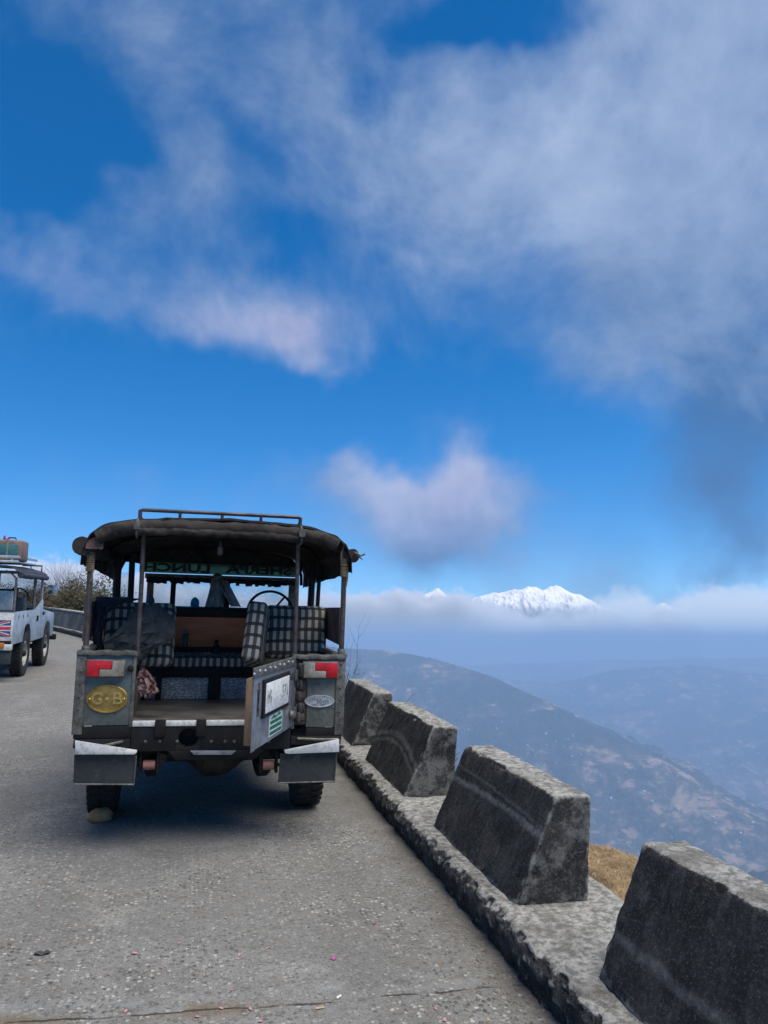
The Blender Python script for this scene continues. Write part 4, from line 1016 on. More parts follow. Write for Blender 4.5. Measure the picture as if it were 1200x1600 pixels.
    CUR = thin_mat('grey_curtain', (.72, .72, .74), (.5, .5, .52), 9, .6)
    top, bot = L(338, 903, 1.93), L(334, 958, 1.93)
    def cur(u, v):
        w = .05+.075*v**1.3+.0*u; x = top.x+(bot.x-top.x)*v+(u-.5)*w*2*(.75)
        return (x, 1.935-.03*math.sin(u*19+v*2)*(.4+.6*v), top.z+(bot.z-top.z)*v)
    G().slab(cur, 36, 12, (0, .006, 0)).build('curtain', CUR, root, smooth=60)
    def cur2(u, v):
        x = top.x+.05+.13*v+(u-.5)*.09; return (x, 1.94-.02*math.sin(u*15), top.z-.02+(bot.z+.08-top.z)*v)
    G().slab(cur2, 20, 10, (0, .006, 0)).build('curtain', CUR, root, smooth=60)
    k = G().lathe([(-.03, .02), (-.01, .05), (.02, .045), (.04, .01)], (top.x+.01, 1.92, top.z+.0), 'z', 14); k.build('curtain_knot', mat('garland', (.30, .29, .25), (.05, .05, .04), 40, .9), root)
    # quarter light panes beside the hoop
    for s in (-1, 1):
        x = s*.665 if s < 0 else .745
        G().bb(x-.045, x+.045, 1.004, 1.008, 1.34, 1.66).build('side_pane', GLASS, root)
    return root

def thin_mat(name, c1, c2, scale, amt=.6):
    m = bpy.data.materials.new(name); m.use_nodes = True; T = NT(m.node_tree); o = T.new('ShaderNodeOutputMaterial')
    P = T.new('ShaderNodeTexCoord').outputs['Object']; col = T.mix(T.rng(T.noise(P, scale, 6, .6), .35, .65), c1, c2)
    d = T.new('ShaderNodeBsdfDiffuse'); t = T.new('ShaderNodeBsdfTranslucent'); T.put(d.inputs[0], col); T.put(t.inputs[0], col)
    x = T.new('ShaderNodeMixShader'); x.inputs[0].default_value = amt; T.l.new(d.outputs[0], x.inputs[1]); T.l.new(t.outputs[0], x.inputs[2]); T.l.new(x.outputs[0], o.inputs['Surface'])
    return m
def diamond_mat():
    m = bpy.data.materials.new('tread_metal'); m.use_nodes = True; T = NT(m.node_tree)
    b = T.new('ShaderNodeBsdfPrincipled'); o = T.new('ShaderNodeOutputMaterial'); T.l.new(b.outputs[0], o.inputs['Surface'])
    P = T.new('ShaderNodeTexCoord').outputs['Object']
    v = T.voro(T.vmath('MULTIPLY', P, (1.0, 1.0, 1.9)), 70); n = T.noise(P, 9, 5, .6)
    col = T.mix(T.rng(v, .25, .55), (.72, .71, .70), (.22, .22, .21)); col = T.mix(T.rng(n, .42, .62), col, T.mix(.5, col, (.16, .15, .14)))
    T.put(b.inputs['Base Color'], col); b.inputs['Metallic'].default_value = .15; b.inputs['Roughness'].default_value = .5
    bp = T.new('ShaderNodeBump'); bp.inputs['Strength'].default_value = .8; bp.inputs['Distance'].default_value = .004; bp.invert = True
    T.put(bp.inputs['Height'], v); T.l.new(bp.outputs[0], b.inputs['Normal'])
    return m

def build_rear_door(root, ALU, RAWW, BLACK, EDGE, STEEL):
    # hinged on the right post and swung towards the camera; local: x from hinge (0) to free end (w), outer face at y<0
    w, zb, zt = .84, .715, 1.135
    d = bpy.data.objects.new('rear_door', None)
    sk = G()
    slot = (.725, .775, .88, 1.06)                    # pull slot cut in the skin
    x0, x1, z0, z1 = slot
    sk.bb(0, x0, -.003, 0, zb, zt-.04).bb(x1, w, -.003, 0, zb-.004, zt-.04).bb(x0, x1, -.003, 0, zb, z0).bb(x0, x1, -.003, 0, z1, zt-.04)
    door = sk.build('rear_door', ALU, root)
    door['label'] = 'bare metal rear door swung half open with number plate'
    door.location = (.484, -.012, 0); door.rotation_euler = (0, 0, math.pi+DOOR_A)
    # mirrored build: x runs from the hinge to the free edge, +y is the outer face after the turn
    door.scale = (1, -1, 1)
    G().bb(0, w, -.008, .006, zt-.045, zt+.012).build('top_rail', EDGE, door, .002)
    rv = G()
    for k in range(9): rv.lathe([(-.016, .002), (-.014, .007), (-.008, .008)], (.08+k*.098, 0, zt-.012+(.004 if k % 2 else -.004)), 'y', 8)
    rv.build('rivet_row', mat('bright_rivet', (.7, .7, .68), (.6, .6, .58), 20, .3, .6), door)['kind'] = 'stuff'
    fw = G().bb(w-.055, w-.002, .001, .042, zb+.03, zt-.046).build('wood_edge', RAWW, door, .003)
    G().bb(.02, w-.056, .001, .045, zb+.03, zb+.09).build('wood_edge', RAWW, door, .003)
    G().bb(.02, w-.056, .001, .045, zt-.11, zt-.046).build('wood_edge', RAWW, door, .003)
    G().bb(x0-.01, x1+.01, .02, .024, z0-.01, z1+.01).build('slot_back', BLACK, door)
    G().tube([(x0+.012, -.004, z0+.03), (x0+.02, .012, (z0+z1)/2), (x1-.012, -.002, z1-.03)], .008, 8).build('pull_handle', STEEL, door)
    # number plate in a black frame
    pf = G().bb(.155, .690, -.016, -.0035, .862, 1.070).build('plate_frame', BLACK, door, .003)
    pl = G().bb(.18, .662, -.020, -.0165, .885, 1.048).build('number_plate', mat('plate_white', (.66, .66, .64), (.55, .55, .53), 8, .55, dust=(.35, .34, .31), dustamt=.1), door, .002)
    INK = mat('plate_ink', (.09, .09, .095), (.42, .42, .41), 30, .7)
    for txt, x, z, wd in (('WB', .595, .966, .085), ('571', .270, .966, .115)):
        t = text_mesh(txt, .105, INK, 'lettering', pl, .0008, True, .0, wd); t.location = (x, -.0212, z); t.rotation_euler = (rad(90), 0, 0)
    # green and white sticker
    stg = mat('sticker_green', (.012, .10, .065), (.02, .14, .09), 10, .5); stw = mat('sticker_white', (.50, .58, .55), (.4, .48, .45), 8, .5)
    st = G().bb(.255, .53, -.0055, -.0035, .735, .858).build('sticker', stw, door)
    g = G()
    for k in range(3): g.bb(.27, .515, -.0065, -.0056, .742+k*.030, .742+k*.030+.019)
    g.prism([(.29, -.0065, .836), (.33, -.0065, .852), (.38, -.0065, .838), (.44, -.0065, .848), (.50, -.0065, .832), (.42, -.0065, .829), (.35, -.0065, .833)], (0, .0009, 0))
    g.build('sticker_print', stg, st)
    for z in (.80, 1.03): G().lathe([(-.035, .017), (.035, .017)], (0.0, -.012, z), 'z', 12).bb(.005, .10, -.009, -.0035, z-.022, z+.022).build('hinge_leaf', STEEL, door, .003)
    G().lathe([(-.012, .028), (-.03, .024), (-.038, .010)], (.075, 0, .795), 'y', 14).build('rubber_stop', EDGE, door)
    bpy.data.objects.remove(d)
DOOR_A = rad(68)
jeep = build_jeep()

# ------------------------------------------------------------------ things in and on the parked vehicle
def drape(name, rows, yl, m, fold=.02, nfold=5, thick=.010, label='', cat='', grp=None, base=None, seed=0):
    """cloth lofted through rows of (left px, right px, py, depth offset) given from top to bottom"""
    R_ = [(L(a, y, yl+dy), L(b, y, yl+dy)) for a, b, y, dy in rows]; n = len(R_)
    def fn(u, v):
        t = v*(n-1); k = min(int(t), n-2); f = t-k; f = f*f*(3-2*f)
        a = R_[k][0].lerp(R_[k+1][0], f); b = R_[k][1].lerp(R_[k+1][1], f); p = a.lerp(b, u)
        w = math.sin(u*nfold*2*math.pi+2.2*mnoise.noise(Vector((u*2, v*2, seed)))+v*2.5)
        q = mnoise.fractal(Vector((u*3.5+seed, v*4.5, seed*1.7)), .8, 2, 4)
        return (p.x+VX+.012*q, p.y+VY-fold*(.5+.5*w)*(.35+.65*v)-.045*abs(q)-.02*math.sin(u*math.pi), p.z+.012*q)
    o = G().slab(fn, 44, 40, (0, thick, 0)).build(name, m, None, smooth=60)
    return tag(o, label, cat, grp)
JG = mat('grey_jacket', (.055, .055, .050), (.085, .084, .076), 10, .9, bump=.35, bscale=40)
JN = mat('navy_jacket', (.010, .013, .022), (.018, .024, .038), 10, .85, bump=.3, bscale=40)
drape('jacket', [(214, 250, 944, .52), (205, 262, 956, .50), (196, 274, 972, .48), (178, 274, 990, .47), (163, 262, 1004, .47), (168, 238, 1016, .48), (186, 226, 1030, .50)], 0, JG, .030, 2.3,
      label='crumpled grey-green jacket thrown over the left plaid seat', cat='jacket', seed=2)
drape('jacket', [(150, 226, 934, .56), (146, 186, 945, .53), (145, 163, 962, .50), (144.5, 161, 985, .50), (147, 160, 1006, .50), (149, 159, 1022, .50)], 0, JN, .02, 2,
      label='dark navy jacket hung on the outer edge of left seat', cat='jacket', seed=5)
drape('cloth_bundle', [(219, 226, 1044, .10), (217, 238, 1056, .10), (216, 246, 1068, .09), (217, 249, 1079, .08), (220, 240, 1087, .09)], 0,
      mat('maroon_cloth', (.10, .045, .042), (.26, .17, .16), 22, .9, band=(.42, .60)), .035, 2.4, .02, 'crumpled maroon and pink cloth stuffed beside the tub opening', 'cloth', seed=8)
def flask():
    a, b = L(283, 1012, 1.12), L(295, 984, 1.12); cx_, z0, z1 = (a.x+b.x)/2, a.z, b.z; w = (b.x-a.x)/2
    root = empty('flask', (VX+cx_, VY+1.14, z0), 'small dark flask standing in front of the wooden panel', 'flask')
    G().lathe([(0, w*.8), (.006, w), ((z1-z0)*.72, w), ((z1-z0)*.80, w*.7)], (0, 0, 0), 'z', 18).build('flask_body', mat('dark_flask', (.012, .014, .013), (.02, .022, .02), 8, .4), root)
    G().lathe([((z1-z0)*.80, w*.72), ((z1-z0)*.98, w*.70), (z1-z0, w*.5)], (0, 0, 0), 'z', 18).build('flask_cap', STEEL, root)
flask()
def beacon(px, py0, py1, w_, m, label):
    a, b = L(px, py1, 1.72), L(px, py0, 1.72); r = w_*(VY+1.72)/FPX/2; h = b.z-a.z
    root = empty('dash_lamp', (VX+a.x, VY+1.72, a.z), label, 'lamp')
    G().lathe([(0, r*.95), (h*.5, r), (h*.75, r*.86), (h*.92, r*.5), (h, r*.1)], (0, 0, 0), 'z', 20).build('dome', m, root, smooth=60)
    G().lathe([(-.012, r*1.1), (h*.10, r*1.1)], (0, 0, 0), 'z', 20).build('lamp_base', BLACK, root)
beacon(304, 933, 952, 13, thin_mat('blue_dome', (.03, .50, .72), (.02, .38, .60), 10, .6), 'turquoise domed lamp on the dashboard beside the curtain')
beacon(234, 930, 952, 13, thin_mat('grey_dome', (.20, .20, .30), (.13, .13, .20), 60, .5), 'dull grey-violet domed lamp on the dashboard above the jacket')
# stone wedged behind the left rear wheel
def stone(name, px, py, size, seed, m, label, cat, grp=None, dz=0.0):
    p = ground(px, py); bm = bmesh.new(); bmesh.ops.create_icosphere(bm, subdivisions=3, radius=1)
    for v in bm.verts:
        q = v.co.copy(); d = 1+.22*mnoise.fractal(q*1.4+Vector((seed, 0, 0)), .9, 2, 4)
        v.co = Vector((q.x*size[0]*d, q.y*size[1]*d, max(-.55, q.z)*size[2]*d))
    zmin = min(v.co.z for v in bm.verts)
    me = bpy.data.meshes.new(name); bm.to_mesh(me); bm.free(); me.shade_smooth(); me.set_sharp_from_angle(angle=rad(38)); me.materials.append(m)
    o = bpy.data.objects.new(name, me); COL.objects.link(o); o.location = (p[0], p[1], -zmin-.003+dz); o.rotation_euler = (0, 0, seed)
    return tag(o, label, cat, grp)
stone('wheel_chock_stone', 157, 1283, (.085, .055, .054), .35, mat('brown_stone', (.34, .16, .06), (.46, .25, .115), 14, .9, bump=.5, bscale=40), 'rough brown stone wedged behind the left rear wheel', 'stone')

# ------------------------------------------------------------------ second vehicle, pale, by the left edge
BX, BY = -3.50, 13.30
def build_pale_jeep():
    root = empty('off_road_vehicle', (BX, BY, 0), 'pale blue-white open off-road vehicle with flag on its tail and luggage on roof', 'off-road vehicle', 'old off-road vehicles on the mountain road')
    PB = mat('chalky_blue_paint', (.36, .42, .48), (.27, .33, .39), 3.5, .5, .05, bump=.3, bscale=12, dust=(.16, .155, .145), dustamt=.22)
    PW = mat('dirty_white', (.55, .56, .55), (.42, .43, .42), 5, .6, dust=(.2, .18, .15), dustamt=.08)
    NAVY = mat('navy_canvas', (.018, .022, .034), (.035, .042, .062), 5, .9, bump=.3)
    POLE = mat('grey_tube', (.20, .19, .18), (.12, .10, .09), 12, .5, .5)
    hw = .80; zt = 1.11
    # tub, doors, wings on both sides
    for s in (-1, 1):
        x = s*hw
        G().prism([(x, 0, .60), (x, .74, .60), (x, .80, .74), (x, .92, .86), (x, 1.10, .89), (x, 1.28, .86), (x, 1.40, .74), (x, 1.46, .56), (x, 1.72, .56), (x, 1.72, zt), (x, 0, zt)], (-s*.02, 0, 0)).build('side_panel', PB, root, .003)
        slots = G()
        for k in range(3): slots.bb(*sorted((x+s*.001, x+s*.004)), .30+k*.36, .34+k*.36, 1.0, 1.05)
        slots.build('vent_slot', BLACK, root)['kind'] = 'stuff'
        d = G().prism([(x, 1.75, .56), (x, 2.40, .56), (x, 2.40, 1.20), (x, 2.36, 1.28), (x, 1.75, 1.12)], (-s*.03, 0, 0)).build('front_door', PB, root, .006)
        G().bb(*sorted((x+s*.002, x+s*.03)), 1.82, 1.86, .90, 1.0).build('door_handle', BLACK, d, .004)
        G().lathe([(-.03, .02), (.03, .02)], (x+s*.01, 2.41, 1.02), 'z', 10).build('door_hinge', BLACK, d)
        wg = [(2.43, .56), (2.62, .56), (2.68, .70), (2.80, .82), (2.98, .86), (3.20, .82), (3.34, .70), (3.40, .54), (3.62, .54), (3.66, .70), (3.66, .94), (3.60, 1.0), (2.43, 1.10)]
        G().prism([(x, y, z) for y, z in wg], (-s*.28, 0, 0)).build('front_wing', PB, root, .012)
        G().bb(*sorted((s*.62, s*.60)), .7, 1.5, .45, .95).build('wheel_arch', BLACK, root)
        # windscreen pillar, poles
        G().tube([(s*.76, 2.42, 1.12), (s*.755, 2.36, 1.78)], .024, 8).build('screen_pillar', PB, root)
        G().tube([(s*.78, .02, zt), (s*.78, .02, 1.66)], .019, 10).build('canopy_pole', POLE, root)
        G().tube([(s*.76, 1.68, zt), (s*.76, 1.68, 1.74)], .026, 10).build('canopy_pole', BLACK if s < 0 else POLE, root)
        G().tube([(s*.78, .02, 1.64), (s*.70, .02, 1.72), (s*.62, .02, 1.76)], .014, 8).build('pole_brace', POLE, root)
    # tail
    rp = G().bb(-.79, .79, -.012, 0, .66, zt).build('tail_panel', PW, root, .003)
    G().bb(-.80, .80, -.02, .02, zt+.001, zt+.022).build('tail_capping', STEEL, root, .003)
    # flag painted on the tail panel, right half of the tail
    fx, fz, fw, fh = .36, .855, .80, .255
    BL = mat('flag_blue', (.030, .055, .17), (.04, .07, .20), 8, .6); FW_ = mat('flag_white', (.62, .62, .64), (.5, .5, .52), 8, .6); FR_ = mat('flag_red', (.50, .035, .06), (.42, .03, .05), 8, .6)
    fl = G().bb(fx-fw/2, fx+fw/2, -.016, -.0125, fz-fh/2, fz+fh/2).build('flag', BL, rp)
    def strip(cx0, cz0, cx1, cz1, t, y, m, nm):
        a, b = Vector((cx0, 0, cz0)), Vector((cx1, 0, cz1)); d_ = (b-a).normalized(); n_ = Vector((-d_.z, 0, d_.x))*t/2
        pts = [a+n_, b+n_, b-n_, a-n_]
        cl = [(min(max(p.x, fx-fw/2), fx+fw/2), y, min(max(p.z, fz-fh/2), fz+fh/2)) for p in pts]
        G().prism(cl, (0, .0008, 0)).build(nm, m, fl)
    x0, x1, z0, z1 = fx-fw/2, fx+fw/2, fz-fh/2, fz+fh/2
    strip(x0+.02, z0+.01, x1-.02, z1-.01, .055, -.0175, FW_, 'saltire'); strip(x0+.02, z1-.01, x1-.02, z0+.01, .055, -.0180, FW_, 'saltire')
    strip(x0+.02, z0+.01, x1-.02, z1-.01, .020, -.0190, FR_, 'saltire'); strip(x0+.02, z1-.01, x1-.02, z0+.01, .020, -.0195, FR_, 'saltire')
    strip(x0, fz, x1, fz, .085, -.0205, FW_, 'cross_band'); strip(fx, z0, fx, z1, .11, -.0210, FW_, 'cross_band')
    strip(x0, fz, x1, fz, .050, -.0220, FR_, 'cross_band'); strip(fx, z0, fx, z1, .066, -.0225, FR_, 'cross_band')
    G().lathe([(-.05, .03), (-.045, .065), (-.013, .07)], (.37, 0, 1.045), 'y', 18).build('tail_light', mat('dark_red_lens', (.16, .012, .012), (.10, .01, .01), 10, .3), root)
    G().bb(-.80, .80, -.06, .05, .515, .605).build('rear_bumper', PW, root, .006)
    G().bb(-.78, .78, .0, .10, .607, .655).build('cross_member', BLACK, root, .004)
    G().bb(.60, .70, -.10, -.062, .555, .635).build('indicator', mat('amber_lens', (.45, .15, .02), (.35, .11, .015), 10, .25), root, .008)
    FLP = mat('dark_flap', (.020, .026, .030), (.03, .036, .04), 4, .7)
    for s in (-1, 1): G().bb(*sorted((s*.80, s*.42)), -.02, -.008, .30, .513).build('mud_flap', FLP, root, .002)
    # running gear
    RIM = mat('pale_rim', (.42, .42, .40), (.26, .25, .23), 8, .6)
    for s in (-1, 1):
        for y in (1.10, 3.0):
            wheel(root, (s*.70, y, .378), s, RIM, .38, .19)
    G().lathe([(-.68, .045), (.68, .045)], (0, 1.10, .37), 'x', 12).build('rear_axle', BLACK, root)
    G().lathe([(-.68, .045), (.68, .045)], (0, 3.0, .37), 'x', 12).build('front_axle', BLACK, root)
    for s in (-1, 1): G().bb(s*.42-.05, s*.42+.05, .05, 3.7, .42, .56).build('chassis_rail', BLACK, root)
    G().bb(-.5, .62, 1.5, 2.3, .34, .55).build('fuel_tank', BLACK, root, .02)
    # cabin
    G().bb(-.78, .78, .02, 1.72, .64, .66).build('tub_floor', BLACK, root)
    G().bb(-.10, .66, .45, .50, 1.125, 1.44).build('seat_board', PW, root, .01)
    G().bb(-.12, .68, .505, .56, 1.09, 1.47).build('seat_frame', BLACK, root, .01)
    DB = mat('slate_seat', (.035, .05, .07), (.05, .07, .09), 6, .8)
    for x in (-.42, .44): G().bb(x-.26, x+.26, 1.30, 1.44, .9, 1.32).build('front_seat', DB, root, .05, 3)
    sw = G().torus((0, 0, 0), .20, .012, 'z', 36, 8)
    for k in range(3): t = rad(90+120*k); sw.tube([(0, 0, -.02), (.2*math.cos(t), .2*math.sin(t), 0)], .01, 6)
    o = sw.build('steering_wheel', BLACK, root); o.location = (.44, 1.78, 1.30); o.rotation_euler = (rad(65), 0, 0)
    wf = G().bb(-.78, .78, 2.34, 2.38, 1.74, 1.80).bb(-.78, .78, 2.40, 2.44, 1.10, 1.16)
    wf = wf.bb(-.025, .025, 2.36, 2.40, 1.16, 1.74).build('windscreen_frame', PB, root, .004)
    for a, b in ((-.74, -.03), (.03, .74)): G().bb(a, b, 2.375, 2.380, 1.165, 1.738).build('pane', GLASS, wf)
    G().bb(-.76, .76, 2.20, 2.39, .95, 1.12).build('dashboard', BLACK, root, .02)
    G().bb(-.52, .52, 2.45, 3.64, 1.04, 1.13).build('bonnet', PB, root, .03)
    G().bb(-.50, .50, 3.58, 3.63, .60, 1.03).build('grille', BLACK, root, .01)
    G().bb(-.85, .85, 3.70, 3.80, .45, .56).build('front_bumper', BLACK, root, .01)
    # roof canvas and silver rack
    sec = [(-.84, 1.66), (-.83, 1.76), (-.74, 1.82), (-.4, 1.86), (0, 1.875), (.4, 1.86), (.74, 1.82), (.83, 1.76), (.84, 1.66)]
    def roof(u, v):
        t = u*(len(sec)-1); i = min(int(t), len(sec)-2); f = t-i
        x = sec[i][0]*(1-f)+sec[i+1][0]*f; z = sec[i][1]*(1-f)+sec[i+1][1]*f; y = -.08+v*2.46
        q = mnoise.fractal(Vector((x*4, y*3, z*3)), .9, 2, 4)
        return (x, y, z+.018*q-.04*max(0, v-.6))
    G().slab(roof, 40, 40, (0, 0, -.012)).build('canopy', NAVY, root, smooth=60)
    G().tube([(.85, -.06, 1.70), (.855, 1.0, 1.69), (.84, 2.30, 1.68)], .045, 12).build('rolled_flap', NAVY, root)
    SIL = mat('silver_rack', (.55, .56, .57), (.42, .43, .44), 6, .35, .7)
    rk = empty('x', (0, 0, 0), None, None) if False else None
    rail = G().bb(-.80, .80, -.03, .0, 1.955, 2.00).bb(-.80, .80, -.03, .0, 1.885, 1.925).bb(.775, .80, 0, 1.5, 1.958, 1.998).bb(-.80, -.775, 0, 1.5, 1.958, 1.998)
    for x in (-.7, -.42, -.14, .14, .42, .70): rail.bb(x-.018, x+.018, -.022, -.006, 1.926, 1.954)
    rail.bb(-.78, .78, .0, 1.5, 1.890, 1.915)
    rail.build('roof_rack', SIL, root, .006)
    fr = G().tube([(.74, 2.30, 1.74), (.74, 2.30, 1.905), (.40, 2.30, 1.905)], .016, 8); fr.tube([(.55, 2.3, 1.76), (.55, 2.3, 1.90)], .010, 8); fr.build('rack_hoop', BLACK, root)
    # mirror
    mi = G().tube([(.78, 2.40, 1.25), (.86, 2.42, 1.30), (.90, 2.42, 1.40)], .010, 6).build('mirror_arm', BLACK, root)
    G().bb(.85, 1.02, 2.40, 2.44, 1.36, 1.56).build('mirror', mat('chrome', (.55, .57, .58), (.35, .36, .36), 8, .2, .9), mi, .02)
    return root
build_pale_jeep()
def suitcase(x, y, z, d, m, m2, label, grp):
    root = empty('suitcase', (BX+x, BY+y, z), label, 'luggage', grp)
    G().bb(-d[0]/2, d[0]/2, -d[1]/2, d[1]/2, 0, d[2]).build('case', m, root, .035, 3)
    G().bb(-d[0]*.38, d[0]*.38, -d[1]/2-.006, -d[1]/2+.002, d[2]*.16, d[2]*.78).build('front_pocket', m2, root, .02)
    G().bb(-.008, .008, -d[1]/2-.010, -d[1]/2+.002, d[2]*.05, d[2]*.95).build('strap', mat('case_strap', (.26, .25, .24), (.18, .17, .16), 9, .8), root)
    G().tube([(-.07, 0, d[2]-.005), (-.05, 0, d[2]+.045), (.05, 0, d[2]+.045), (.07, 0, d[2]-.005)], .011, 6).build('handle', BLACK, root)
    return root
LUG = 'luggage on the roof rack of the pale vehicle'
suitcase(.60, .35, 1.918, (.42, .55, .34), mat('brown_case', (.20, .135, .11), (.14, .095, .08), 6, .8, bump=.2), mat('teal_case', (.02, .10, .11), (.03, .14, .14), 6, .7), 'brown suitcase with teal front pocket on the silver roof rack', LUG)
def sack():
    root = empty('travel_sack', (BX+.18, BY+.35, 1.918), 'bulging green and white travel sack on the silver roof rack', 'luggage', LUG)
    g = G(); g.lathe([(-.26, .03), (-.24, .11), (-.15, .145), (.0, .15), (.15, .14), (.23, .11), (.25, .03)], (0, 0, .15), 'x', 20)
    g.v = [tuple(Vector(p)+Vector((0, 0, .018*mnoise.noise(Vector(p)*9)))) for p in g.v]
    g.build('sack_body', mat('green_sack', (.05, .22, .05), (.10, .34, .08), 5, .8), root, smooth=60)
    G().bb(-.24, .24, -.13, .13, .262, .312).build('white_sheet', mat('white_sheet', (.7, .72, .7), (.55, .57, .55), 5, .8), root, .02)
sack()
rb = G(); c = Vector((BX+.52, BY+.18, 2.262))
rb.torus((0, 0, .028), .035, .010, 'x', 18, 6); rb.tube([(0, .04, .01), (.02, .0, .012), (.05, -.03, .008), (.09, -.04, .012)], .009, 6)
o = rb.build('ribbon', mat('red_ribbon', (.45, .05, .12), (.30, .04, .20), 20, .8), None); o.location = c
tag(o, 'curled red ribbon lying on top of the brown suitcase', 'ribbon')

# ------------------------------------------------------------------ bushes, twigs, dry weeds, mound
LEAFM = [mat('dry_leaf_brown', (.050, .032, .017), (.080, .055, .028), 3, .9), mat('dry_leaf_olive', (.040, .038, .015), (.066, .060, .026), 3, .9), mat('dry_leaf_red', (.055, .026, .016), (.080, .042, .025), 3, .9)]
TWIG = mat('twig_bark', (.026, .020, .017), (.050, .040, .034), 20, .95)
def twig_tree(g, p, d, ln, r, lev, rnd):
    p = Vector(p); d = Vector(d).normalized(); pts = [p]; q = p.copy()
    for k in range(4):
        d = (d+Vector((rnd.uniform(-.22, .22), rnd.uniform(-.22, .22), rnd.uniform(-.05, .18)))).normalized(); q = q+d*ln/4; pts.append(q.copy())
    g.tube(pts, r, 4, True, [r*(1-.16*i) for i in range(5)])
    ends = [(pts[-1], d)]
    if lev > 0:
        for k in range(rnd.choice((2, 3))):
            b = pts[rnd.choice((2, 3, 4))]; nd = (d+Vector((rnd.uniform(-.9, .9), rnd.uniform(-.9, .9), rnd.uniform(-.1, .6)))).normalized()
            ends += twig_tree(g, b, nd, ln*.62, r*.62, lev-1, rnd)
    return ends
def shrub(name, loc, h, w, nst, leaves, lm, label, cat='bush', grp=None, seed=0, lev=2, lsz=.035, r=.008):
    rnd = random.Random(seed); root = empty(name, loc, label, cat, grp)
    g = G(); ends = []
    for k in range(nst):
        a = rnd.uniform(0, 6.28); rr = rnd.uniform(0, w*.45); lean = Vector((math.cos(a)*rr*.9, math.sin(a)*rr*.9, h))
        ends += twig_tree(g, (math.cos(a)*rr*.35, math.sin(a)*rr*.35, -.05), lean, h*rnd.uniform(.45, .8), r, lev, rnd)
    g.build('stem', TWIG, root, smooth=0, fix=False)['kind'] = 'stuff'
    if leaves:
        n = leaves; V = []; F = []
        for i in range(n):
            e, d = rnd.choice(ends); c_ = e+Vector((rnd.gauss(0, w*.075), rnd.gauss(0, w*.075), rnd.gauss(0, h*.06)))
            c_.z = max(.02, c_.z)
            u = Vector((rnd.gauss(0, 1), rnd.gauss(0, 1), rnd.gauss(0, 1))).normalized(); v_ = u.orthogonal().normalized(); s_ = lsz*rnd.uniform(.6, 1.4)
            k = len(V); V += [c_-u*s_, c_+v_*s_*.4, c_+u*s_, c_-v_*s_*.4]; F.append((k, k+1, k+2, k+3))
        o = np_mesh('foliage', V, F, lm, False); o.parent = root; o['kind'] = 'stuff'
    return root
BU = 'brown bushes beyond the parapet wall'
for i, (px, Y, h, w, mi) in enumerate([(62, 33.5, 1.5, 2.2, 0), (84, 32.5, 1.45, 2.1, 2), (104, 31.8, 1.60, 2.2, 0), (124, 30.8, 1.85, 2.3, 1), (143, 30.0, 1.80, 2.2, 1), (165, 29.3, 1.5, 2.0, 0), (30, 34.5, 1.5, 2.2, 2), (5, 35.0, 1.6, 2.4, 1)]):
    p = onplane(px, 960, 1, Y); zz = float(height(np.array([p[0]]), np.array([Y]))[0])
    zz = max(zz, -1.2)
    shrub('dry_bush', (p[0], Y, zz), h*.78-zz*.62, w, 22, 4600, LEAFM[mi],
          ['brown bush behind the parapet right beside the pale vehicle bonnet', 'russet low bush behind the parapet below the bare upright twigs', 'dull brown bush behind the parapet between bare twigs and olive bushes',
           'rounded olive-brown bush behind the parapet, the taller of two olive ones', 'olive-brown bush behind the parapet at the left canopy pole', 'brown bush behind the parapet seen past the left seat back',
           'russet bush glimpsed through the cabin of the pale vehicle', 'olive bush almost hidden behind the tail of the pale vehicle'][i], 'bush', BU, 50+i, 2, .05)
for i, (px, Y, h) in enumerate([(88, 33.8, 2.55), (99, 33.2, 2.75), (108, 32.7, 2.45), (118, 32.2, 2.2), (128, 31.6, 1.9), (78, 34.3, 2.3)]):
    p = onplane(px, 960, 1, Y)
    shrub('bare_shrub', (p[0], Y, -.9), h*.95+.35, .9, 9, 0, None, 'bare upright twigs rising above the brown bushes by the bend', 'shrub', 'bare shrubs above the bushes', 80+i, 2, r=.011)
shrub('bare_shrub', (1.95, 9.6, .0), .95, .5, 5, 0, None, 'bare twiggy shrub behind the barriers at the right canopy pole', 'shrub', None, 91, 2, r=.005)
WEED = mat('dry_stalk', (.16, .11, .065), (.23, .165, .10), 20, .95)
def weed(px, py, X, h, n, label, seed, lean=(0, 0)):
    p = onplane(px, py, 0, X); rnd = random.Random(seed); g = G()
    for k in range(n):
        a = rnd.uniform(0, 6.28); q = Vector((rnd.uniform(-.05, .05), rnd.uniform(-.05, .05), 0)); pts = [q]
        d = Vector((math.cos(a)*.3+lean[0], math.sin(a)*.3+lean[1], 1)).normalized(); hh = h*rnd.uniform(.6, 1.0)
        for j in range(5): d = (d+Vector((rnd.uniform(-.2, .2)+lean[0]*.3, rnd.uniform(-.2, .2), -.02*j))).normalized(); q = q+d*hh/5; pts.append(q)
        g.tube(pts, .0022, 4, True, [.0026*(1-.14*i) for i in range(6)])
        if rnd.random() < .6:
            for j in range(4): c_ = pts[-1]; g.tube([c_, c_+Vector((rnd.uniform(-.03, .03), rnd.uniform(-.03, .03), rnd.uniform(.0, .03)))], .0018, 4)
    o = g.build('dry_weed', WEED if n > 2 else TWIG, None, smooth=0, fix=False); o.location = p; o['kind'] = 'stuff' if n > 2 else ''
    if n <= 2: del o['kind']
    return tag(o, label, 'weed', 'dry weeds behind the barriers')
weed(632, 1100, 1.93, .17, 1, 'single bent twig standing above the arched-scrape barrier', 3, (.5, 0))
weed(585, 1085, 1.92, .13, 5, 'thin dry weeds above the plain barrier block', 4)
weed(560, 1068, 1.92, .16, 4, 'dry stalks behind the barrier by the tail light', 5)
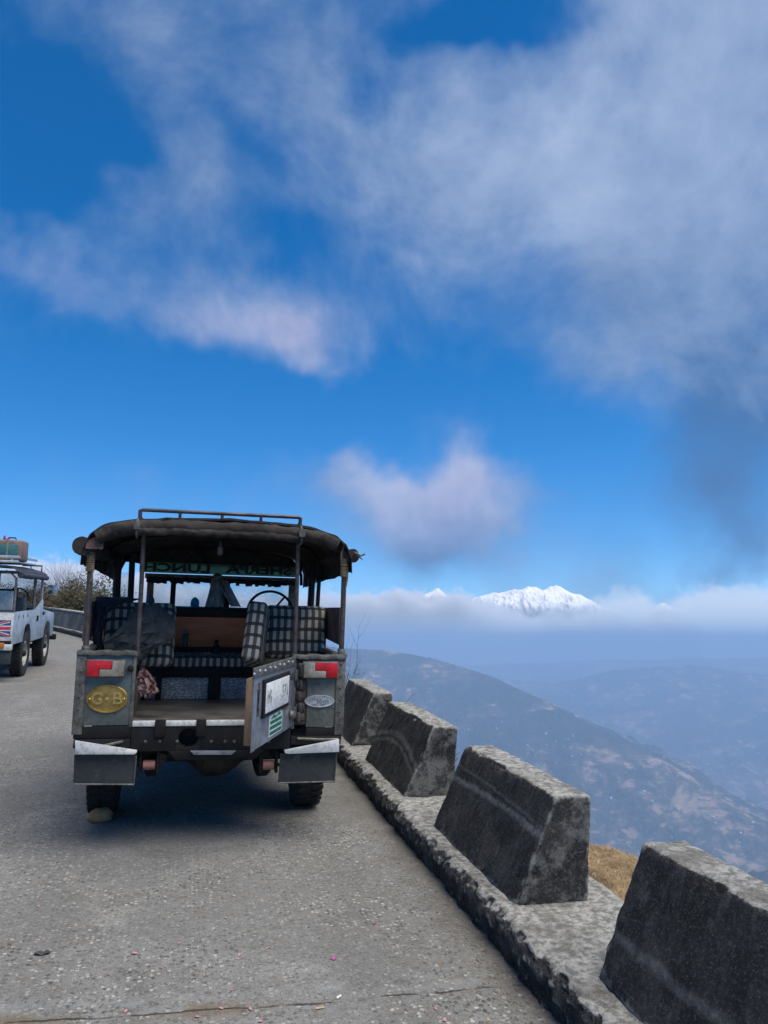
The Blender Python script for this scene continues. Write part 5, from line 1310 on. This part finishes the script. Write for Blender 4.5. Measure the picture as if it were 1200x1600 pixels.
weed(712, 1235, 1.90, .30, 9, 'dry weed tuft in the gap before the slanting-scrape block', 6)
weed(716, 1262, 1.85, .16, 8, 'short straw tuft in the gap at the kerb edge', 7)

def mound():
    c = onplane(925, 1330, 0, 2.75); cx_, cy_ = 2.72, float(c[1])-.10; top = float(c[2])+.01
    n = 90; xs = np.linspace(-1.3, 1.3, n); X, Y = np.meshgrid(xs, xs)
    r2 = (X/.62)**2+(Y/.80)**2
    Z = top-.17*r2-.05*r2**2+(fbm(X*5+9, Y*5, 5, 61)-.5)*.11+(fbm(X*22, Y*22, 4, 63)-.5)*.03
    Z = np.maximum(Z, -2.2)
    V = np.stack([X+cx_, Y+cy_, Z], -1).reshape(-1, 3)
    o = np_mesh('grass_mound', V, grid_faces(n, n), mat('straw_earth', (.22, .150, .075), (.13, .092, .048), 7, 1.0, bump=.8, bscale=60, dust=(.34, .25, .14), dustamt=.2)); o['kind'] = 'structure'
    rnd = np.random.default_rng(5); N = 14000
    i = rnd.uniform(-.95, .95, N); j = rnd.uniform(-1.15, 1.15, N)
    rr = (i/.62)**2+(j/.80)**2
    z = top-.17*rr-.05*rr**2+(fbm(i*5+9, j*5, 5, 61)-.5)*.11+(fbm(i*22, j*22, 4, 63)-.5)*.03-.008
    b = np.stack([i+cx_, j+cy_, z], 1); a = rnd.uniform(0, 6.28, N); h = rnd.uniform(.02, .055, N)
    t = b+np.stack([np.cos(a)*h*.9, np.sin(a)*h*.9, h*rnd.uniform(.3, 1.0, N)], 1); s_ = np.stack([-np.sin(a), np.cos(a), np.zeros(N)], 1)*.0022
    V = np.stack([b-s_, b+s_, t], 1).reshape(-1, 3); F = np.arange(3*N).reshape(-1, 3)
    g = np_mesh('dry_grass', V, F, mat('straw_blades', (.36, .255, .125), (.24, .16, .075), 9, .95), False); g['kind'] = 'stuff'
mound()

# ------------------------------------------------------------------ small things lying on the road
def petal_mesh(seed):
    rnd = random.Random(seed)
    def fn(u, v):
        w = .0085*math.sin(math.pi*min(1, .12+.88*v))**.7
        return ((u-.5)*2*w, (v-.5)*.030, .001+.004*(2*u-1)**2+.003*math.sin(v*math.pi*.8+seed)**2)
    g = G(); g.slab(fn, 6, 8, (0, 0, .0006)); o = g.build('petal', MATS['petal_pink'], None, smooth=60); me = o.data; bpy.data.objects.remove(o); return me
mat('petal_pink', (.44, .21, .25), (.36, .16, .20), 60, .8); mat('petal_magenta', (.42, .07, .26), (.34, .05, .20), 60, .7); mat('petal_orange', (.36, .14, .07), (.28, .10, .05), 60, .8)
PM = [petal_mesh(k) for k in range(4)]
for i, (px, py, k) in enumerate([(210, 1491, 1.5), (522, 1499, 1.7), (487, 1304, 1.0), (524, 1318, 1.1), (486, 1415, 1.0), (585, 1444, 1.2), (681, 1577, 1.0), (695, 1596, 1.0), (197, 1581, 1.1),
                                 (280, 1475, 1.0), (353, 1435, 1.0), (375, 1493, 1.2), (258, 1511, .7), (346, 1577, 1.0), (391, 1578, 1.2), (308, 1590, .9), (407, 1597, 1.1), (60, 1417, 1.0), (421, 1482, .8), (282, 1323, .8), (362, 1548, .9)]):
    p = ground(px, py); me = PM[i % 4]
    sp = {1: 'petal_magenta', 5: 'petal_orange', 18: 'petal_orange'}.get(i)
    if sp: me = me.copy(); me.materials.clear(); me.materials.append(MATS[sp])
    o = bpy.data.objects.new('petal', me); COL.objects.link(o); o.location = (p[0], p[1], .0015); o.rotation_euler = (random.uniform(-.15, .15), random.uniform(-.2, .2), random.uniform(0, 6.28)); o.scale = (k*.60, k*.60, k*.45)
    tag(o, 'bright magenta petal lying on the road apart from paler ones' if i == 1 else 'faded orange petal lying flat on the grey road' if sp else 'small pink petal lying on the grey road', 'petal', 'petals strewn on the road')
def stub(px, py, ln, r, rz, m, label):
    p = ground(px, py); g = G().tube([(-ln/2, 0, r), (0, 0, r*1.05), (ln/2, 0, r)], r, 8); o = g.build('stub', m, None); o.location = (p[0], p[1], .001); o.rotation_euler = (0, 0, rz); tag(o, label, 'litter')
stub(529, 1560, .026, .0045, .7, mat('paper_white', (.62, .62, .60), (.5, .5, .48), 30, .8), 'short white paper stub beside the joint in the road')
stub(500, 1577, .032, .0035, .1, mat('split_wood', (.46, .32, .18), (.36, .24, .13), 30, .8), 'short tan wood splinter lying along the road joint')
def dead_leaf():
    p = ground(66, 1491); g = G()
    g.slab(lambda u, v: ((u-.5)*.070*math.sin(math.pi*(.1+.8*v)), (v-.5)*.035, .002+.004*(2*u-1)**2+.002*math.sin(v*9)), 10, 8, (0, 0, .001)); o = g.build('dead_leaf', mat('leaf_black', (.030, .028, .030), (.05, .047, .045), 30, .8), None); o.location = (p[0], p[1], .001)
    tag(o, 'curled dark dead leaf lying flat on the road', 'leaf')
dead_leaf()
def grit():
    # loose chips on the road and along the kerb
    rnd = np.random.default_rng(11); base = [(1, 0, -.4), (-.5, .87, -.4), (-.5, -.87, -.4), (.1, .1, .75)]
    fs = np.array([(0, 2, 1), (0, 1, 3), (1, 2, 3), (2, 0, 3)]); V = []; F = []
    N = 3200
    for i in range(N):
        y = 2.4+rnd.random()**1.6*5.5
        x = 1.36-abs(rnd.normal(0, .10)) if i % 3 == 0 else rnd.uniform(-2.3, 1.36)
        s_ = (.0018+.0045*rnd.random()**3)*(1.15 if i % 3 == 0 else 1.0); a = rnd.uniform(0, 6.28); ca, sa = math.cos(a), math.sin(a)
        k = len(V)
        for q in base:
            q = np.array(q)*s_*rnd.uniform(.7, 1.3, 3); V.append((x+ca*q[0]-sa*q[1], y+sa*q[0]+ca*q[1], .3*s_+q[2]))
        F += [tuple(f+k) for f in fs]
    o = np_mesh('grit', V, F, mat('grit_stone', (.18, .175, .16), (.09, .085, .08), 35, .95, band=(.45, .55)), False); o['kind'] = 'stuff'
grit()

# ------------------------------------------------------------------ houses on the far slopes
def houses():
    wall = mat('house_wall', (.45, .43, .40), (.36, .36, .34), .2, .9); roofm = [mat('tin_roof_pale', (.48, .50, .53), (.38, .40, .43), .2, .6), mat('tin_roof_red', (.30, .10, .07), (.24, .08, .06), .2, .7), mat('tin_roof_blue', (.20, .30, .42), (.16, .25, .36), .2, .6)]
    g = G().bb(-4.5, 4.5, -3, 3, -2, 5); w = g.build('wall', wall, None, smooth=0); wm = w.data; bpy.data.objects.remove(w)
    rm = []
    for m in roofm:
        r = G().prism([(-5.2, -3.6, 4.9), (-5.2, 0, 7.0), (-5.2, 3.6, 4.9)], (10.4, 0, 0)).build('roof', m, None, smooth=0); rm.append(r.data); bpy.data.objects.remove(r)
    rnd = random.Random(21); spots = []
    cl = [(880, 1165, 60, 22, 10), (1010, 1190, 50, 25, 9), (1090, 1262, 60, 30, 10), (1150, 1290, 45, 40, 9), (960, 1245, 60, 30, 8), (820, 1185, 50, 25, 6), (1050, 1330, 70, 25, 7), (760, 1140, 40, 20, 4), (955, 1083, 45, 10, 8), (1110, 1085, 60, 18, 8), (1165, 1180, 30, 25, 7), (870, 1085, 40, 9, 5)]
    for cx_, cy_, sx_, sy_, n in cl:
        for k in range(n): spots.append((rnd.gauss(cx_, sx_*.6), rnd.gauss(cy_, sy_*.6)))
    ts = np.geomspace(1200, 12000, 500)
    for px, py in spots:
        r = ray(px, py); X = r[0]*ts; Y = r[1]*ts; Z = CAM_H+r[2]*ts
        hit = np.nonzero(Z < height(X, Y))[0]
        if not len(hit): continue
        t = ts[hit[0]]; x, y = r[0]*t, r[1]*t; z = float(height(np.array([x]), np.array([y]))[0])
        e = bpy.data.objects.new('hillside_house', None); COL.objects.link(e); e.location = (x, y, z); e.rotation_euler = (0, 0, rnd.uniform(0, 3.14)); s_ = rnd.uniform(.7, 1.5); e.scale = (s_, s_, s_)
        tag(e, 'tiny pale house on the hazy far hillside', 'house', 'houses scattered over the far hillsides')
        a = bpy.data.objects.new('wall', wm); COL.objects.link(a); a.parent = e
        b = bpy.data.objects.new('roof', rm[rnd.choice((0, 0, 0, 1, 2))]); COL.objects.link(b); b.parent = e
houses()
